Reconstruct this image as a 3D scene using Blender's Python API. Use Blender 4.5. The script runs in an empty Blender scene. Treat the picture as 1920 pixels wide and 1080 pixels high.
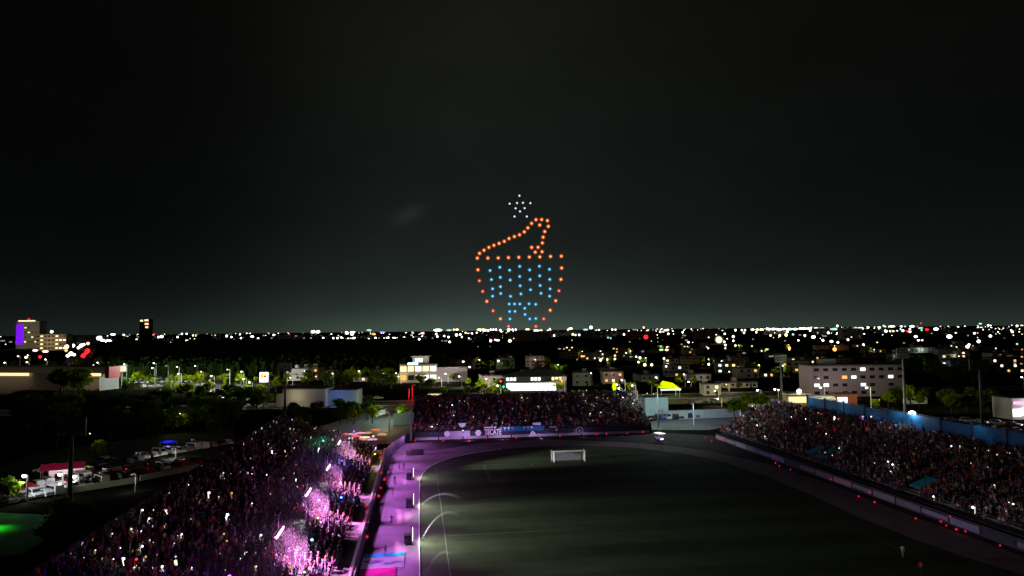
import bpy, bmesh, math, random
import numpy as np
from mathutils import Vector, Matrix

random.seed(7)
RNG = np.random.default_rng(7)
SC = bpy.context.scene
COL = SC.collection
PI = math.pi

# ------------------------------------------------------------------ camera
H = 31.0                                   # the camera drone hovers 31 m above the pitch
FPX = 1280.0                               # focal length in photo pixels (1920 wide)
PITCH = math.radians(3.44)
ROLL = math.atan(0.0105)
_f = Vector((0, math.cos(PITCH), math.sin(PITCH)))
_u0 = Vector((0, -math.sin(PITCH), math.cos(PITCH)))
_r0 = Vector((1, 0, 0))
_R = _r0 * math.cos(ROLL) - _u0 * math.sin(ROLL)
_U = _r0 * math.sin(ROLL) + _u0 * math.cos(ROLL)
cam_data = bpy.data.cameras.new('camera')
cam_data.sensor_width = 36.0
cam_data.lens = 36.0 * FPX / 1920.0
cam_data.clip_start = 0.5
cam_data.clip_end = 40000
cam = bpy.data.objects.new('camera', cam_data)
COL.objects.link(cam)
m = Matrix((_R, _U, -_f)).transposed().to_4x4()
m.translation = Vector((0, 0, H))
cam.matrix_world = m
SC.camera = cam

# ------------------------------------------------------------------ night sky
world = bpy.data.worlds.new('World')
SC.world = world
world.use_nodes = True
wn, wl = world.node_tree.nodes, world.node_tree.links
wn.clear()
w_out = wn.new('ShaderNodeOutputWorld')
w_bg = wn.new('ShaderNodeBackground')
w_tc = wn.new('ShaderNodeTexCoord')
w_sep = wn.new('ShaderNodeSeparateXYZ')
wl.new(w_tc.outputs['Generated'], w_sep.inputs[0])
w_ramp = wn.new('ShaderNodeValToRGB')
w_ramp.color_ramp.interpolation = 'B_SPLINE'
_st = [(0.0, (.060, .086, .072)), (.028, (.029, .040, .0355)), (.075, (.0140, .0190, .0172)),
       (.16, (.0080, .0104, .0098)), (.30, (.0074, .0086, .0074)), (.48, (.0074, .0078, .0058)), (1.0, (.003, .0034, .003))]
_e = w_ramp.color_ramp.elements
while len(_e) < len(_st):
    _e.new(0.5)
for k, (p, c) in enumerate(_st):
    _e[k].position = p
    _e[k].color = (*c, 1)
wl.new(w_sep.outputs['Z'], w_ramp.inputs[0])


def wmath(op, a, b=None):
    n = wn.new('ShaderNodeMath')
    n.operation = op
    for i, s in enumerate((a, b)):
        if s is None:
            continue
        if isinstance(s, (int, float)):
            n.inputs[i].default_value = s
        else:
            wl.new(s, n.inputs[i])
    return n.outputs[0]


# city glow: strongest over the town straight ahead, weaker to both sides (azimuth ramp)
w_az = wmath('ARCTAN2', w_sep.outputs['X'], w_sep.outputs['Y'])
w_azr = wn.new('ShaderNodeValToRGB')
w_azr.color_ramp.interpolation = 'B_SPLINE'
_az = [(0.0, .16), (.36, .17), (.41, .17), (.438, .28), (.462, .80), (.492, 1.10), (.525, .80), (.565, .46), (.61, .32), (.68, .26), (1.0, .18)]
_e = w_azr.color_ramp.elements
while len(_e) < len(_az):
    _e.new(0.5)
for k, (p, v) in enumerate(_az):
    _e[k].position = p
    _e[k].color = (v, v, v, 1)
w_map = wmath('MULTIPLY_ADD', w_az, 1 / (2 * PI))
w_map.node.inputs[2].default_value = 0.5
wl.new(w_map, w_azr.inputs[0])
w_noise = wn.new('ShaderNodeTexNoise')
w_noise.inputs['Scale'].default_value = 5.0
w_noise.inputs['Detail'].default_value = 4.0
w_noise.inputs['Roughness'].default_value = 0.55
w_mapn = wn.new('ShaderNodeMapping')
w_mapn.inputs['Scale'].default_value = (1, 1, 2.2)
wl.new(w_tc.outputs['Generated'], w_mapn.inputs[0])
wl.new(w_mapn.outputs[0], w_noise.inputs['Vector'])
w_nz = wmath('MULTIPLY_ADD', w_noise.outputs['Fac'], 0.55)
w_nz.node.inputs[2].default_value = 0.74
w_fac = wmath('MULTIPLY', w_azr.outputs[0], w_nz)
w_mul = wn.new('ShaderNodeVectorMath')
w_mul.operation = 'SCALE'
wl.new(w_ramp.outputs[0], w_mul.inputs[0])
wl.new(w_fac, w_mul.inputs['Scale'])
# one small lit wisp of cloud
_d = (_f * FPX + _R * (766 - 960) - _U * (402 - 540)).normalized()
_t1 = (_R * 0.90 + _U * 0.43).normalized()
_t2 = _d.cross(_t1).normalized()


def wdot(vec, off, size):
    n = wn.new('ShaderNodeVectorMath')
    n.operation = 'DOT_PRODUCT'
    n.inputs[1].default_value = vec
    wl.new(w_tc.outputs['Generated'], n.inputs[0])
    a = wmath('SUBTRACT', n.outputs['Value'], off)
    a = wmath('DIVIDE', a, size)
    return wmath('MULTIPLY', a, a)


w_q = wmath('ADD', wdot(_t1, _d.dot(_t1), 0.026), wdot(_t2, _d.dot(_t2), 0.0125))
w_q = wmath('ADD', w_q, wmath('MULTIPLY', w_noise.outputs['Fac'], 0.8))
w_w = wmath('MULTIPLY', wmath('EXPONENT', wmath('MULTIPLY', w_q, -1.3)), 0.016)
w_add = wn.new('ShaderNodeVectorMath')
w_add.operation = 'ADD'
wl.new(w_mul.outputs[0], w_add.inputs[0])
w_cmb = wn.new('ShaderNodeCombineXYZ')
for i in range(3):
    wl.new(w_w, w_cmb.inputs[i])
wl.new(w_cmb.outputs[0], w_add.inputs[1])
wl.new(w_add.outputs[0], w_bg.inputs['Color'])
w_bg.inputs['Strength'].default_value = 1.0
wl.new(w_bg.outputs[0], w_out.inputs[0])

# ------------------------------------------------------------------ faint pink fill, added for purple spill on the crowd
sun_data = bpy.data.lights.new('moon', 'SUN')
sun_data.energy = 0.019
sun_data.angle = math.radians(3)
sun_data.color = (1.0, 0.42, 0.68)
sun = bpy.data.objects.new('moon', sun_data)
COL.objects.link(sun)
sun.rotation_euler = Vector((0.62, 0.30, -0.72)).to_track_quat('-Z', 'Y').to_euler()

SC.view_settings.view_transform = 'Standard'
SC.view_settings.look = 'None'
SC.view_settings.exposure = 0.0
SC.view_settings.gamma = 1.0
SC.view_settings.use_curve_mapping = False
SC.render.engine = 'CYCLES'
cy = SC.cycles
cy.max_bounces = 4
cy.diffuse_bounces = 2
cy.glossy_bounces = 2
cy.transmission_bounces = 2
cy.transparent_max_bounces = 10
cy.volume_bounces = 0
cy.sample_clamp_direct = 12
cy.sample_clamp_indirect = 2.0
cy.use_denoising = True
cy.light_sampling_threshold = 0.003
cy.caustics_reflective = False
cy.caustics_refractive = False

# ------------------------------------------------------------------ placing helpers
def ray(px, py):
    return _f * FPX + _R * (px - 960.0) - _U * (py - 540.0)


def G(px, py, z=0.0):
    """ground point (height z) seen at photo pixel px, py"""
    d = ray(px, py)
    t = (z - H) / d.z
    return Vector((d.x * t, d.y * t, z))


def at(px, py, dist):
    """point at forward distance dist on the line of sight"""
    d = ray(px, py)
    t = dist / d.y
    return Vector((d.x * t, dist, H + d.z * t))


def proj(p):
    q = Vector(p) - Vector((0, 0, H))
    w = q.dot(_f)
    if w < 1:
        return (-9999.0, 9999.0, w)
    return (960 + FPX * q.dot(_R) / w, 540 - FPX * q.dot(_U) / w, w)


TH = math.radians(7.9)                      # the stadium is turned 7.9 degrees to the view
CT, ST = math.cos(TH), math.sin(TH)


def S(u, v, z=0.0):
    """stadium frame: u across the pitch, v along it, origin under the far goal"""
    return Vector((13 + u * CT - v * ST, 161 + u * ST + v * CT, z))


# ------------------------------------------------------------------ object helpers
def tag(o, label=None, cat=None, group=None, kind=None):
    if label:
        o['label'] = label
    if cat:
        o['category'] = cat
    if group:
        o['group'] = group
    if kind:
        o['kind'] = kind
    return o


def empty(name, loc=(0, 0, 0), rz=0.0, label=None, cat=None, group=None):
    o = bpy.data.objects.new(name, None)
    o.empty_display_size = 0.2
    COL.objects.link(o)
    o.location = loc
    o.rotation_euler = (0, 0, rz)
    return tag(o, label, cat, group)


def mesh_obj(name, me, parent=None, loc=None, rz=None):
    o = bpy.data.objects.new(name, me)
    COL.objects.link(o)
    if parent is not None:
        o.parent = parent
    if loc is not None:
        o.location = loc
    if rz is not None:
        o.rotation_euler = (0, 0, rz)
    return o


KIDS = {}


def copy_tree(o, parent=None):
    c = o.copy()
    COL.objects.link(c)
    if parent is not None:
        c.parent = parent
    for ch in o.children:
        copy_tree(ch, c)
    return c


class MB:
    """collects shapes into one mesh"""

    def __init__(self):
        self.v, self.f, self.mi = [], [], []

    def add(self, vs, fs, mi=0):
        b = len(self.v)
        self.v.extend([tuple(p) for p in vs])
        self.f.extend([tuple(i + b for i in f) for f in fs])
        self.mi.extend([mi] * len(fs))
        return self

    def box(self, c, s, rz=0.0, mi=0, taper=1.0):
        cx, cy_, cz = c
        hx, hy, hz = s[0] / 2, s[1] / 2, s[2] / 2
        ca, sa = math.cos(rz), math.sin(rz)
        vs = []
        for dz, k in ((-hz, 1.0), (hz, taper)):
            for dx, dy in ((-hx, -hy), (hx, -hy), (hx, hy), (-hx, hy)):
                x, y = dx * k, dy * k
                vs.append((cx + x * ca - y * sa, cy_ + x * sa + y * ca, cz + dz))
        return self.add(vs, [(3, 2, 1, 0), (4, 5, 6, 7), (0, 1, 5, 4), (1, 2, 6, 5), (2, 3, 7, 6), (3, 0, 4, 7)], mi)

    def tube(self, p0, p1, r0, r1=None, n=8, mi=0, caps=True):
        p0, p1 = Vector(p0), Vector(p1)
        r1 = r0 if r1 is None else r1
        d = (p1 - p0)
        if d.length < 1e-6:
            return self
        d.normalize()
        a = d.orthogonal().normalized()
        b = d.cross(a)
        vs = []
        for p, r in ((p0, r0), (p1, r1)):
            for i in range(n):
                t = 2 * PI * i / n
                vs.append(p + a * (r * math.cos(t)) + b * (r * math.sin(t)))
        fs = [(i, (i + 1) % n, n + (i + 1) % n, n + i) for i in range(n)]
        if caps:
            fs += [tuple(range(n - 1, -1, -1)), tuple(range(n, 2 * n))]
        return self.add(vs, fs, mi)

    def ball(self, c, r, n=8, rings=5, mi=0, sz=1.0):
        cx, cy_, cz = c
        vs = [(cx, cy_, cz - r * sz)]
        for j in range(1, rings):
            ph = -PI / 2 + PI * j / rings
            for i in range(n):
                t = 2 * PI * i / n
                vs.append((cx + r * math.cos(ph) * math.cos(t), cy_ + r * math.cos(ph) * math.sin(t), cz + r * sz * math.sin(ph)))
        vs.append((cx, cy_, cz + r * sz))
        top = len(vs) - 1
        fs = [(0, 1 + (i + 1) % n, 1 + i) for i in range(n)]
        for j in range(rings - 2):
            a = 1 + j * n
            for i in range(n):
                fs.append((a + i, a + (i + 1) % n, a + n + (i + 1) % n, a + n + i))
        a = 1 + (rings - 2) * n
        fs += [(a + i, a + (i + 1) % n, top) for i in range(n)]
        return self.add(vs, fs, mi)

    def prism(self, pts, z0, z1, mi=0):
        """polygon pts (x, y) extruded from z0 to z1"""
        n = len(pts)
        vs = [(p[0], p[1], z0) for p in pts] + [(p[0], p[1], z1) for p in pts]
        fs = [tuple(range(n - 1, -1, -1)), tuple(range(n, 2 * n))]
        fs += [(i, (i + 1) % n, n + (i + 1) % n, n + i) for i in range(n)]
        return self.add(vs, fs, mi)

    def quad(self, a, b, c, d, mi=0):
        return self.add([a, b, c, d], [(0, 1, 2, 3)], mi)

    def mesh(self, name, mats, smooth=False):
        me = bpy.data.meshes.new(name)
        me.from_pydata(self.v, [], self.f)
        mats = mats if isinstance(mats, (list, tuple)) else [mats]
        for k in mats:
            me.materials.append(k)
        me.polygons.foreach_set('material_index', self.mi)
        if smooth:
            me.polygons.foreach_set('use_smooth', [True] * len(self.f))
        me.update()
        return me

    def build(self, name, mats, parent=None, loc=None, rz=None, smooth=False):
        return mesh_obj(name, self.mesh(name, mats, smooth), parent, loc, rz)


# ------------------------------------------------------------------ materials
MATS = {}


def mat(name, col, rough=0.7, metal=0.0, var=0.25, scale=3.0, bump=0.0, spec=0.3):
    """procedural surface: base colour broken up by two scales of noise"""
    if name in MATS:
        return MATS[name]
    M = bpy.data.materials.new(name)
    M.use_nodes = True
    nt = M.node_tree
    b = nt.nodes['Principled BSDF']
    b.inputs['Roughness'].default_value = rough
    b.inputs['Metallic'].default_value = metal
    b.inputs['Specular IOR Level'].default_value = spec
    tc = nt.nodes.new('ShaderNodeTexCoord')
    n1 = nt.nodes.new('ShaderNodeTexNoise')
    n1.inputs['Scale'].default_value = scale
    n1.inputs['Detail'].default_value = 5
    n1.inputs['Roughness'].default_value = 0.65
    nt.links.new(tc.outputs['Object'], n1.inputs['Vector'])
    r = nt.nodes.new('ShaderNodeValToRGB')
    r.color_ramp.elements[0].position = 0.3
    r.color_ramp.elements[1].position = 0.7
    lo = [max(0, c * (1 - var)) for c in col]
    hi = [min(1, c * (1 + var)) for c in col]
    r.color_ramp.elements[0].color = (*lo, 1)
    r.color_ramp.elements[1].color = (*hi, 1)
    nt.links.new(n1.outputs['Fac'], r.inputs[0])
    nt.links.new(r.outputs[0], b.inputs['Base Color'])
    if bump:
        bp = nt.nodes.new('ShaderNodeBump')
        bp.inputs['Strength'].default_value = bump
        nt.links.new(n1.outputs['Fac'], bp.inputs['Height'])
        nt.links.new(bp.outputs[0], b.inputs['Normal'])
    MATS[name] = M
    return M


def glow(name, col, strength, sample=False):
    """something that gives off light"""
    if name in MATS:
        return MATS[name]
    M = bpy.data.materials.new(name)
    M.use_nodes = True
    nt = M.node_tree
    nt.nodes.clear()
    o = nt.nodes.new('ShaderNodeOutputMaterial')
    e = nt.nodes.new('ShaderNodeEmission')
    e.inputs['Color'].default_value = (*col, 1)
    e.inputs['Strength'].default_value = strength
    nt.links.new(e.outputs[0], o.inputs[0])
    if not sample:
        M.cycles.emission_sampling = 'NONE'
    MATS[name] = M
    return M


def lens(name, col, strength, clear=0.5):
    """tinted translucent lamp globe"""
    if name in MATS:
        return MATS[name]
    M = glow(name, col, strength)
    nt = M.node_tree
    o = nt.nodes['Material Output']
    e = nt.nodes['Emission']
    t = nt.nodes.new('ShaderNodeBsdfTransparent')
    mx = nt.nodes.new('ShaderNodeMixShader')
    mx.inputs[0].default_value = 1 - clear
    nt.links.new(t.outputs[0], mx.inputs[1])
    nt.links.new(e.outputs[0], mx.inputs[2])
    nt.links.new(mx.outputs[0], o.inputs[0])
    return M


def lamp(kind, loc, col, power, parent=None, size=0.25, spot=120, blend=0.6, aim=None):
    L = bpy.data.lights.new('lamp_light', kind)
    L.energy = power
    L.color = col
    if kind == 'AREA':
        L.shape = 'RECTANGLE'
        L.size, L.size_y = size if isinstance(size, tuple) else (size, size)
    else:
        L.shadow_soft_size = size
    if kind == 'SPOT':
        L.spot_size = math.radians(spot)
        L.spot_blend = blend
    o = bpy.data.objects.new('lamp_light', L)
    COL.objects.link(o)
    o.location = loc
    if aim is not None:
        o.rotation_euler = Vector(aim).to_track_quat('-Z', 'Y').to_euler()
    if parent is not None:
        o.parent = parent
    return o


ORD = ['leftmost', 'second', 'third', 'fourth', 'fifth', 'sixth', 'seventh', 'eighth', 'ninth', 'tenth', 'eleventh', 'twelfth',
       'thirteenth', 'fourteenth', 'fifteenth', 'sixteenth', 'seventeenth', 'eighteenth', 'nineteenth', 'twentieth',
       'twenty-first', 'twenty-second', 'twenty-third', 'twenty-fourth', 'twenty-fifth', 'twenty-sixth', 'twenty-seventh',
       'twenty-eighth', 'twenty-ninth', 'thirtieth']


def ordinals(things, what='from the left'):
    """things whose words would be the same are told apart by their order across the picture"""
    by = {}
    for o in things:
        by.setdefault(o['label'], []).append(o)
    for lab, os_ in by.items():
        if len(os_) == 1:
            continue
        os_.sort(key=lambda o: proj(o.location)[0])
        n = len(os_)
        for i, o in enumerate(os_):
            if i == n - 1:
                t = 'rightmost'
            elif i >= len(ORD) or n - 1 - i < i and n - 1 - i < len(ORD):
                t = ORD[min(n - 1 - i, len(ORD) - 1)] + ' from right'
            else:
                t = 'leftmost' if i == 0 else ORD[i] + ' from left'
            o['label'] = lab + ', ' + t

# ================================================================== THE SETTING
M_soil = mat('soil', (.011, .011, .008), 1.0, var=.5, scale=.05, spec=0)
M_apron = mat('apron_asphalt', (.060, .050, .052), .9, var=.3, scale=.25, spec=.03)
M_track = mat('running_track', (.20, .15, .18), .9, var=.22, scale=.30, spec=.03)
M_road = mat('road_asphalt', (.05, .05, .052), .85, var=.3, scale=.2, spec=.08)
M_pave = mat('pavement', (.17, .18, .175), .8, var=.2, scale=.3)
M_conc = mat('concrete', (.28, .27, .26), .85, var=.25, scale=.5)
M_white = mat('white_paint', (.78, .78, .76), .5, var=.08, scale=1.5)
M_dark = mat('dark_steel', (.05, .052, .055), .5, metal=.6, var=.3)
M_steel = mat('galvanised_steel', (.30, .31, .32), .5, metal=.7, var=.2)
M_black = mat('black_paint', (.018, .017, .02), .6, var=.4)
M_wallpaint = mat('dark_blue_wall', (.03, .028, .05), .7, var=.3, scale=.6)
M_lav = mat('pale_grey_board', (.34, .31, .38), .6, var=.2, scale=.8)
M_blue = mat('sky_blue_paint', (.008, .13, .30), .65, var=.38, scale=.35)
M_teal = mat('turquoise_tarpaulin', (.01, .36, .46), .6, var=.25, scale=.6)

gb = MB()
n = 64
gb.add([(15000 * math.cos(2 * PI * i / n), 15000 * math.sin(2 * PI * i / n), -.03) for i in range(n)], [tuple(range(n))])
tag(gb.build('ground', M_soil), kind='structure')


def sheet(name, pts, z, m_, mi=0):
    b = MB()
    b.add([(p[0], p[1], z) for p in pts], [tuple(range(len(pts)))])
    return tag(b.build(name, m_), kind='structure')


def band(name, path, w, z, m_, thick=0.0):
    """strip of width w along a polyline"""
    b = MB()
    L, Rr = [], []
    for i, p in enumerate(path):
        a = Vector(path[max(0, i - 1)][:2])
        c = Vector(path[min(len(path) - 1, i + 1)][:2])
        d = (c - a).normalized()
        nrm = Vector((-d.y, d.x))
        L.append(Vector(p[:2]) + nrm * w / 2)
        Rr.append(Vector(p[:2]) - nrm * w / 2)
    for i in range(len(path) - 1):
        q = [L[i], Rr[i], Rr[i + 1], L[i + 1]]
        if thick:
            b.prism([(v.x, v.y) for v in (q[0], q[1], q[2], q[3])], z, z + thick)
        else:
            b.quad(*[(v.x, v.y, z) for v in q])
    return b.build(name, m_)


# the apron between the stands
sheet('apron', [S(-44, -150), S(49, -150), S(49, 30), S(36, 38), S(-37.5, 38), S(-44, 9)], 0.0, M_apron)

# grass, as outlined by its kerb
edge_px = [(787, 1080), (786, 1000), (786, 940), (787, 905), (791, 890), (801, 879), (818, 869), (846, 859), (880, 851), (940, 842), (1000, 838),
           (1090, 836), (1185, 839), (1285, 851), (1360, 867), (1440, 894), (1515, 926), (1615, 972), (1715, 1012), (1815, 1047), (1925, 1080)]
edge = [G(*p) for p in edge_px]
near = [S(42.5, -85), S(41, -110), S(34, -125), S(-20, -128), S(-31, -120), S(-34.6, -108), S(-34.6, -90)]
grass_pts = edge + near

M_grass = bpy.data.materials.new('pitch_grass')
M_grass.use_nodes = True
nt = M_grass.node_tree
bs = nt.nodes['Principled BSDF']
bs.inputs['Roughness'].default_value = .9
bs.inputs['Specular IOR Level'].default_value = .02
tc = nt.nodes.new('ShaderNodeTexCoord')
mp = nt.nodes.new('ShaderNodeMapping')
mp.inputs['Rotation'].default_value = (0, 0, -TH)
nt.links.new(tc.outputs['Object'], mp.inputs[0])
wv = nt.nodes.new('ShaderNodeTexWave')
wv.wave_type = 'BANDS'
wv.bands_direction = 'Y'
wv.wave_profile = 'SIN'
wv.inputs['Scale'].default_value = 2 * PI / 20 / 10.5 * 1.0
wv.inputs['Distortion'].default_value = .6
wv.inputs['Detail'].default_value = 1
nt.links.new(mp.outputs[0], wv.inputs['Vector'])
r1 = nt.nodes.new('ShaderNodeValToRGB')
r1.color_ramp.elements[0].position = .38
r1.color_ramp.elements[0].color = (.044, .057, .034, 1)
r1.color_ramp.elements[1].position = .62
r1.color_ramp.elements[1].color = (.058, .074, .045, 1)
nt.links.new(wv.outputs['Fac'], r1.inputs[0])
n1 = nt.nodes.new('ShaderNodeTexNoise')
n1.inputs['Scale'].default_value = .22
n1.inputs['Detail'].default_value = 8
n1.inputs['Roughness'].default_value = .7
nt.links.new(tc.outputs['Object'], n1.inputs['Vector'])
r2 = nt.nodes.new('ShaderNodeValToRGB')
r2.color_ramp.elements[0].position = .32
r2.color_ramp.elements[0].color = (.80, .79, .77, 1)
r2.color_ramp.elements[1].position = .68
r2.color_ramp.elements[1].color = (1.12, 1.13, 1.10, 1)
nt.links.new(n1.outputs['Fac'], r2.inputs[0])
mxg = nt.nodes.new('ShaderNodeMix')
mxg.data_type = 'RGBA'
mxg.blend_type = 'MULTIPLY'
mxg.inputs[0].default_value = 1
nt.links.new(r1.outputs[0], mxg.inputs[6])
nt.links.new(r2.outputs[0], mxg.inputs[7])
nt.links.new(mxg.outputs[2], bs.inputs['Base Color'])

b = MB()
b.add([(p[0], p[1], .024) for p in grass_pts], [tuple(range(len(grass_pts)))])
tag(b.build('pitch', M_grass), kind='structure')

# grey running surface round the grass
trk_px = [(742, 857), (800, 846), (850, 840), (900, 831), (960, 826), (1030, 824), (1150, 828), (1250, 835), (1330, 846), (1440, 870),
          (1560, 909), (1700, 964), (1820, 1007), (1930, 1048)]
trk = [G(*p) for p in trk_px] + [S(45.6, -90), S(45.6, -140), S(-42.2, -140)]
sheet('running_track', trk, .012, M_track)

# the pale kerb round the grass and the lines of the pitch
ker = [(p[0], p[1]) for p in [near[-2], near[-1]] + edge[:10]]
tag(band('pitch_kerb', ker, .14, .024, M_white, thick=.09), kind='structure')
M_line = mat('line_paint', (.15, .15, .14), .8, var=.3, scale=2)


def line(u0, v0, u1, v1, w=.12):
    a, c = S(u0, v0), S(u1, v1)
    tag(band('pitch_line', [(a.x, a.y), (c.x, c.y)], w, .032, M_line), kind='structure')


line(-31, -103, -31, 0)
line(31, -103, 31, 0)
line(-31, -.06, 31, -.06)
line(-31, -52.5, -12, -52.5)
for s in (-1, 1):
    line(s * 20.16, 0, s * 20.16, -16.5)
    line(s * 9.16, 0, s * 9.16, -5.5)
line(-20.16, -16.5, 20.16, -16.5)
line(-9.16, -5.5, 9.16, -5.5)

# streets, pavements, verges
M_verge = mat('lawn', (.075, .10, .015), .95, var=.4, scale=.4)
st0, st1 = S(-330, 140), S(460, 140)
tag(band('street', [st0, S(0, 139), st1], 13, .0, M_road), kind='structure')
tag(band('centre_line', [S(-300, 139.8), S(0, 139), S(400, 139.8)], .18, .006, M_white), kind='structure')
tag(band('pavement', [S(-330, 130.5), S(0, 129.8), S(460, 130.5)], 4.5, .0, M_pave, thick=.12), kind='structure')
tag(band('pavement', [S(-330, 149.5), S(0, 148.6), S(460, 149.5)], 4.5, .0, M_pave, thick=.12), kind='structure')
tag(band('lawn_verge', [S(-60, 118), S(150, 118)], 18, .004, M_verge), kind='structure')
tag(band('side_street', [S(128, -60), S(128, 128)], 12, .004, M_road), kind='structure')
tag(band('side_lawn', [S(104, -60), S(104, 105)], 24, .002, M_verge), kind='structure')
a0, a1, a2 = G(40, 720), G(130, 697), at(172, 640, 1900)
a2.z = 0
tag(band('avenue', [a0 + (a0 - a1) * .6, a0, a1, a2, a2 + (a2 - a1)], 26, .004, M_road), kind='structure')
tag(band('median', [a0, a1, a2], 2.0, .01, M_verge, thick=.12), kind='structure')
sheet('stall_yard', [G(640, 835), G(600, 800), G(690, 772), G(780, 768), G(781, 818), G(735, 832)], .004, M_pave)
sheet('service_yard', [G(1222, 806), G(1218, 770), G(1400, 765), G(1420, 790), G(1330, 806)], .004, M_pave)
# car parks to the west
M_lot = mat('car_park_asphalt', (.040, .041, .040), .9, var=.3, scale=.15, spec=.05)
sheet('car_park', [G(0, 950), G(-60, 900), G(60, 850), G(260, 822), G(430, 800), G(450, 835), G(392, 874), G(255, 903), G(105, 927)], .002, M_lot)
sheet('car_park', [G(215, 690), G(330, 682), G(480, 690), G(520, 720), G(480, 748), G(400, 738), G(330, 730), G(225, 714)], .002, M_lot)
sheet('turf_pitch', [G(-40, 960), G(110, 966), G(104, 1000), G(40, 1040), G(-40, 1045)], .006, mat('artificial_turf', (.03, .24, .03), 1.0, var=.55, scale=.16, spec=.02))

# ================================================================== GRANDSTANDS
ZL0, ZL1 = 3.0, 10.0
RISE_L, RUN_L, NL = .26, .8, 28
NR, RISE_R, RUN_R = 27, .225, .82
NE, RISE_E, RUN_E = 19, .42, .75
FU_L, FU_R, FV_E = -44.6, 48.4, 39.2


def terrace(name, rows, run, rise, z0, back, frame, c0, c1, parent, m_, shear0=0.0, shear1=0.0):
    """stepped concrete terrace. frame(a, c, z): a outwards from the front row, c along the row"""
    b = MB()
    prof = []
    for k in range(rows):
        prof += [(k * run, z0 + k * rise), ((k + 1) * run, z0 + k * rise)]
    prof.append((rows * run, z0 + rows * rise))
    lo = [frame(a, c0 + shear0 * a, z) for a, z in prof]
    hi = [frame(a, c1 + shear1 * a, z) for a, z in prof]
    k = len(prof)
    b.add(lo + hi, [(i, i + 1, k + i + 1, k + i) for i in range(k - 1)])
    # end walls and the back
    for cc, sh in ((c0, shear0), (c1, shear1)):
        top = [frame(a, cc + sh * a, z) for a, z in prof]
        bot = [frame(prof[-1][0], cc + sh * prof[-1][0], 0), frame(0, cc, 0)]
        b.add(top + bot, [tuple(range(len(top) + 2))])
    A = rows * run
    b.quad(frame(A, c0 + shear0 * A, 0), frame(A, c1 + shear1 * A, 0), frame(A, c1 + shear1 * A, back), frame(A, c0 + shear0 * A, back))
    return b.build(name, m_, parent)


def fL(a, c, z):
    return S(FU_L - a, c, z)


def fR(a, c, z):
    return S(FU_R + a, c, z)


def fE(a, c, z):
    return S(c, FV_E + a, z)


def inbox(b, f, a, c, z, sa, sc, sz, mi=0):
    """box laid out in a stand's own frame"""
    pts = []
    for dz in (-sz / 2, sz / 2):
        for da, dc in ((-sa / 2, -sc / 2), (sa / 2, -sc / 2), (sa / 2, sc / 2), (-sa / 2, sc / 2)):
            pts.append(f(a + da, c + dc, z + dz))
    b.add(pts, [(3, 2, 1, 0), (4, 5, 6, 7), (0, 1, 5, 4), (1, 2, 6, 5), (2, 3, 7, 6), (3, 0, 4, 7)], mi)


M_step = mat('terrace_concrete', (.13, .12, .125), .85, var=.3, scale=.6)
stL = empty('grandstand', S(FU_L, -50), TH, 'long dark terrace packed with fans beside the lit strip, pink stage lights among them', 'grandstand')
stR = empty('grandstand', S(FU_R, -30), TH, 'long dark terrace with a sky blue back wall and blue flags along its top', 'grandstand')
stE = empty('grandstand', S(0, FV_E), TH, 'short terrace full of fans behind the far goal with sponsor boards in front', 'grandstand')


def under(o, par):
    mw = o.matrix_world.copy()
    o.parent = par
    o.matrix_parent_inverse = Matrix.LocRotScale(par.location, par.rotation_euler, None).inverted()
    return o


under(terrace('terrace', NL, RUN_L, RISE_L, ZL0 - .2, 11.2, fL, -125, 10, None, M_step), stL)
under(terrace('terrace', NR, RUN_R, RISE_R, 2.0, 8.6, fR, -95, 26, None, M_step, 0, .42), stR)
under(terrace('terrace', NE, RUN_E, RISE_E, 2.2, 10.8, fE, -36.3, 33.6, None, M_step, .02, -.02), stE)
# back parapets
b = MB()
for k in range(17):
    inbox(b, fL, NL * RUN_L + .25, -121 + k * 8 - .02 * k, 10.6, .18, 7.9, 1.3)
under(b.build('back_rail', mat('back_rail_paint', (.05, .09, .13), .6)), stL)
for k in range(14):
    b = MB()
    inbox(b, fR, NR * RUN_R + .3, -90 + k * 8.0, 9.75 - .12 * (k % 3 == 1), .22, 7.8, 3.9)
    under(b.build('wall_panel', M_blue), stR)
    b = MB()
    inbox(b, fR, NR * RUN_R + .22, -86 + k * 8.0, 9.9, .42, .34, 4.3)
    inbox(b, fR, NR * RUN_R + .15, -90 + k * 8.0, 11.95, .1, 7.9, .09)
    under(b.build('wall_post', mat('post_blue_grey', (.03, .07, .11), .6)), stR)
b = MB()
inbox(b, fR, NR * RUN_R + .3, 29.5, 8.8, .2, 15, .7)
under(b.build('low_parapet', M_lav), stR)
b = MB()
for k in range(9):
    inbox(b, fE, NE * RUN_E + .25, -32.6 + k * 7.8, 10.7, .2, 7.7, .8)
under(b.build('back_rail', mat('back_rail_teal', (.03, .10, .15), .6)), stE)
for c in (-21.5, -7.6, -3.2, 4.8, 12.5, 20.0, 29.0):
    b = MB()
    inbox(b, fE, NE * RUN_E + .1, c, 10.75, .12, 3.4, .75)
    under(b.build('blue_banner', M_blue), stE)
# front walls
b = MB()
for k in range(22):
    inbox(b, fL, -1.85, -121 + k * 6 + .0, 1.5, .25, 5.96, 3.0)
under(b.build('front_wall', mat('black_wall', (.012, .011, .016), .8)), stL)
b = MB()
inbox(b, fL, -1.83, -56, 3.06, .34, 130, .12)
under(b.build('coping', M_white), stL)
b = MB()
inbox(b, fL, -.85, -56, 2.72, 1.7, 130, .1)
under(b.build('walkway', M_black), stL)
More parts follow.
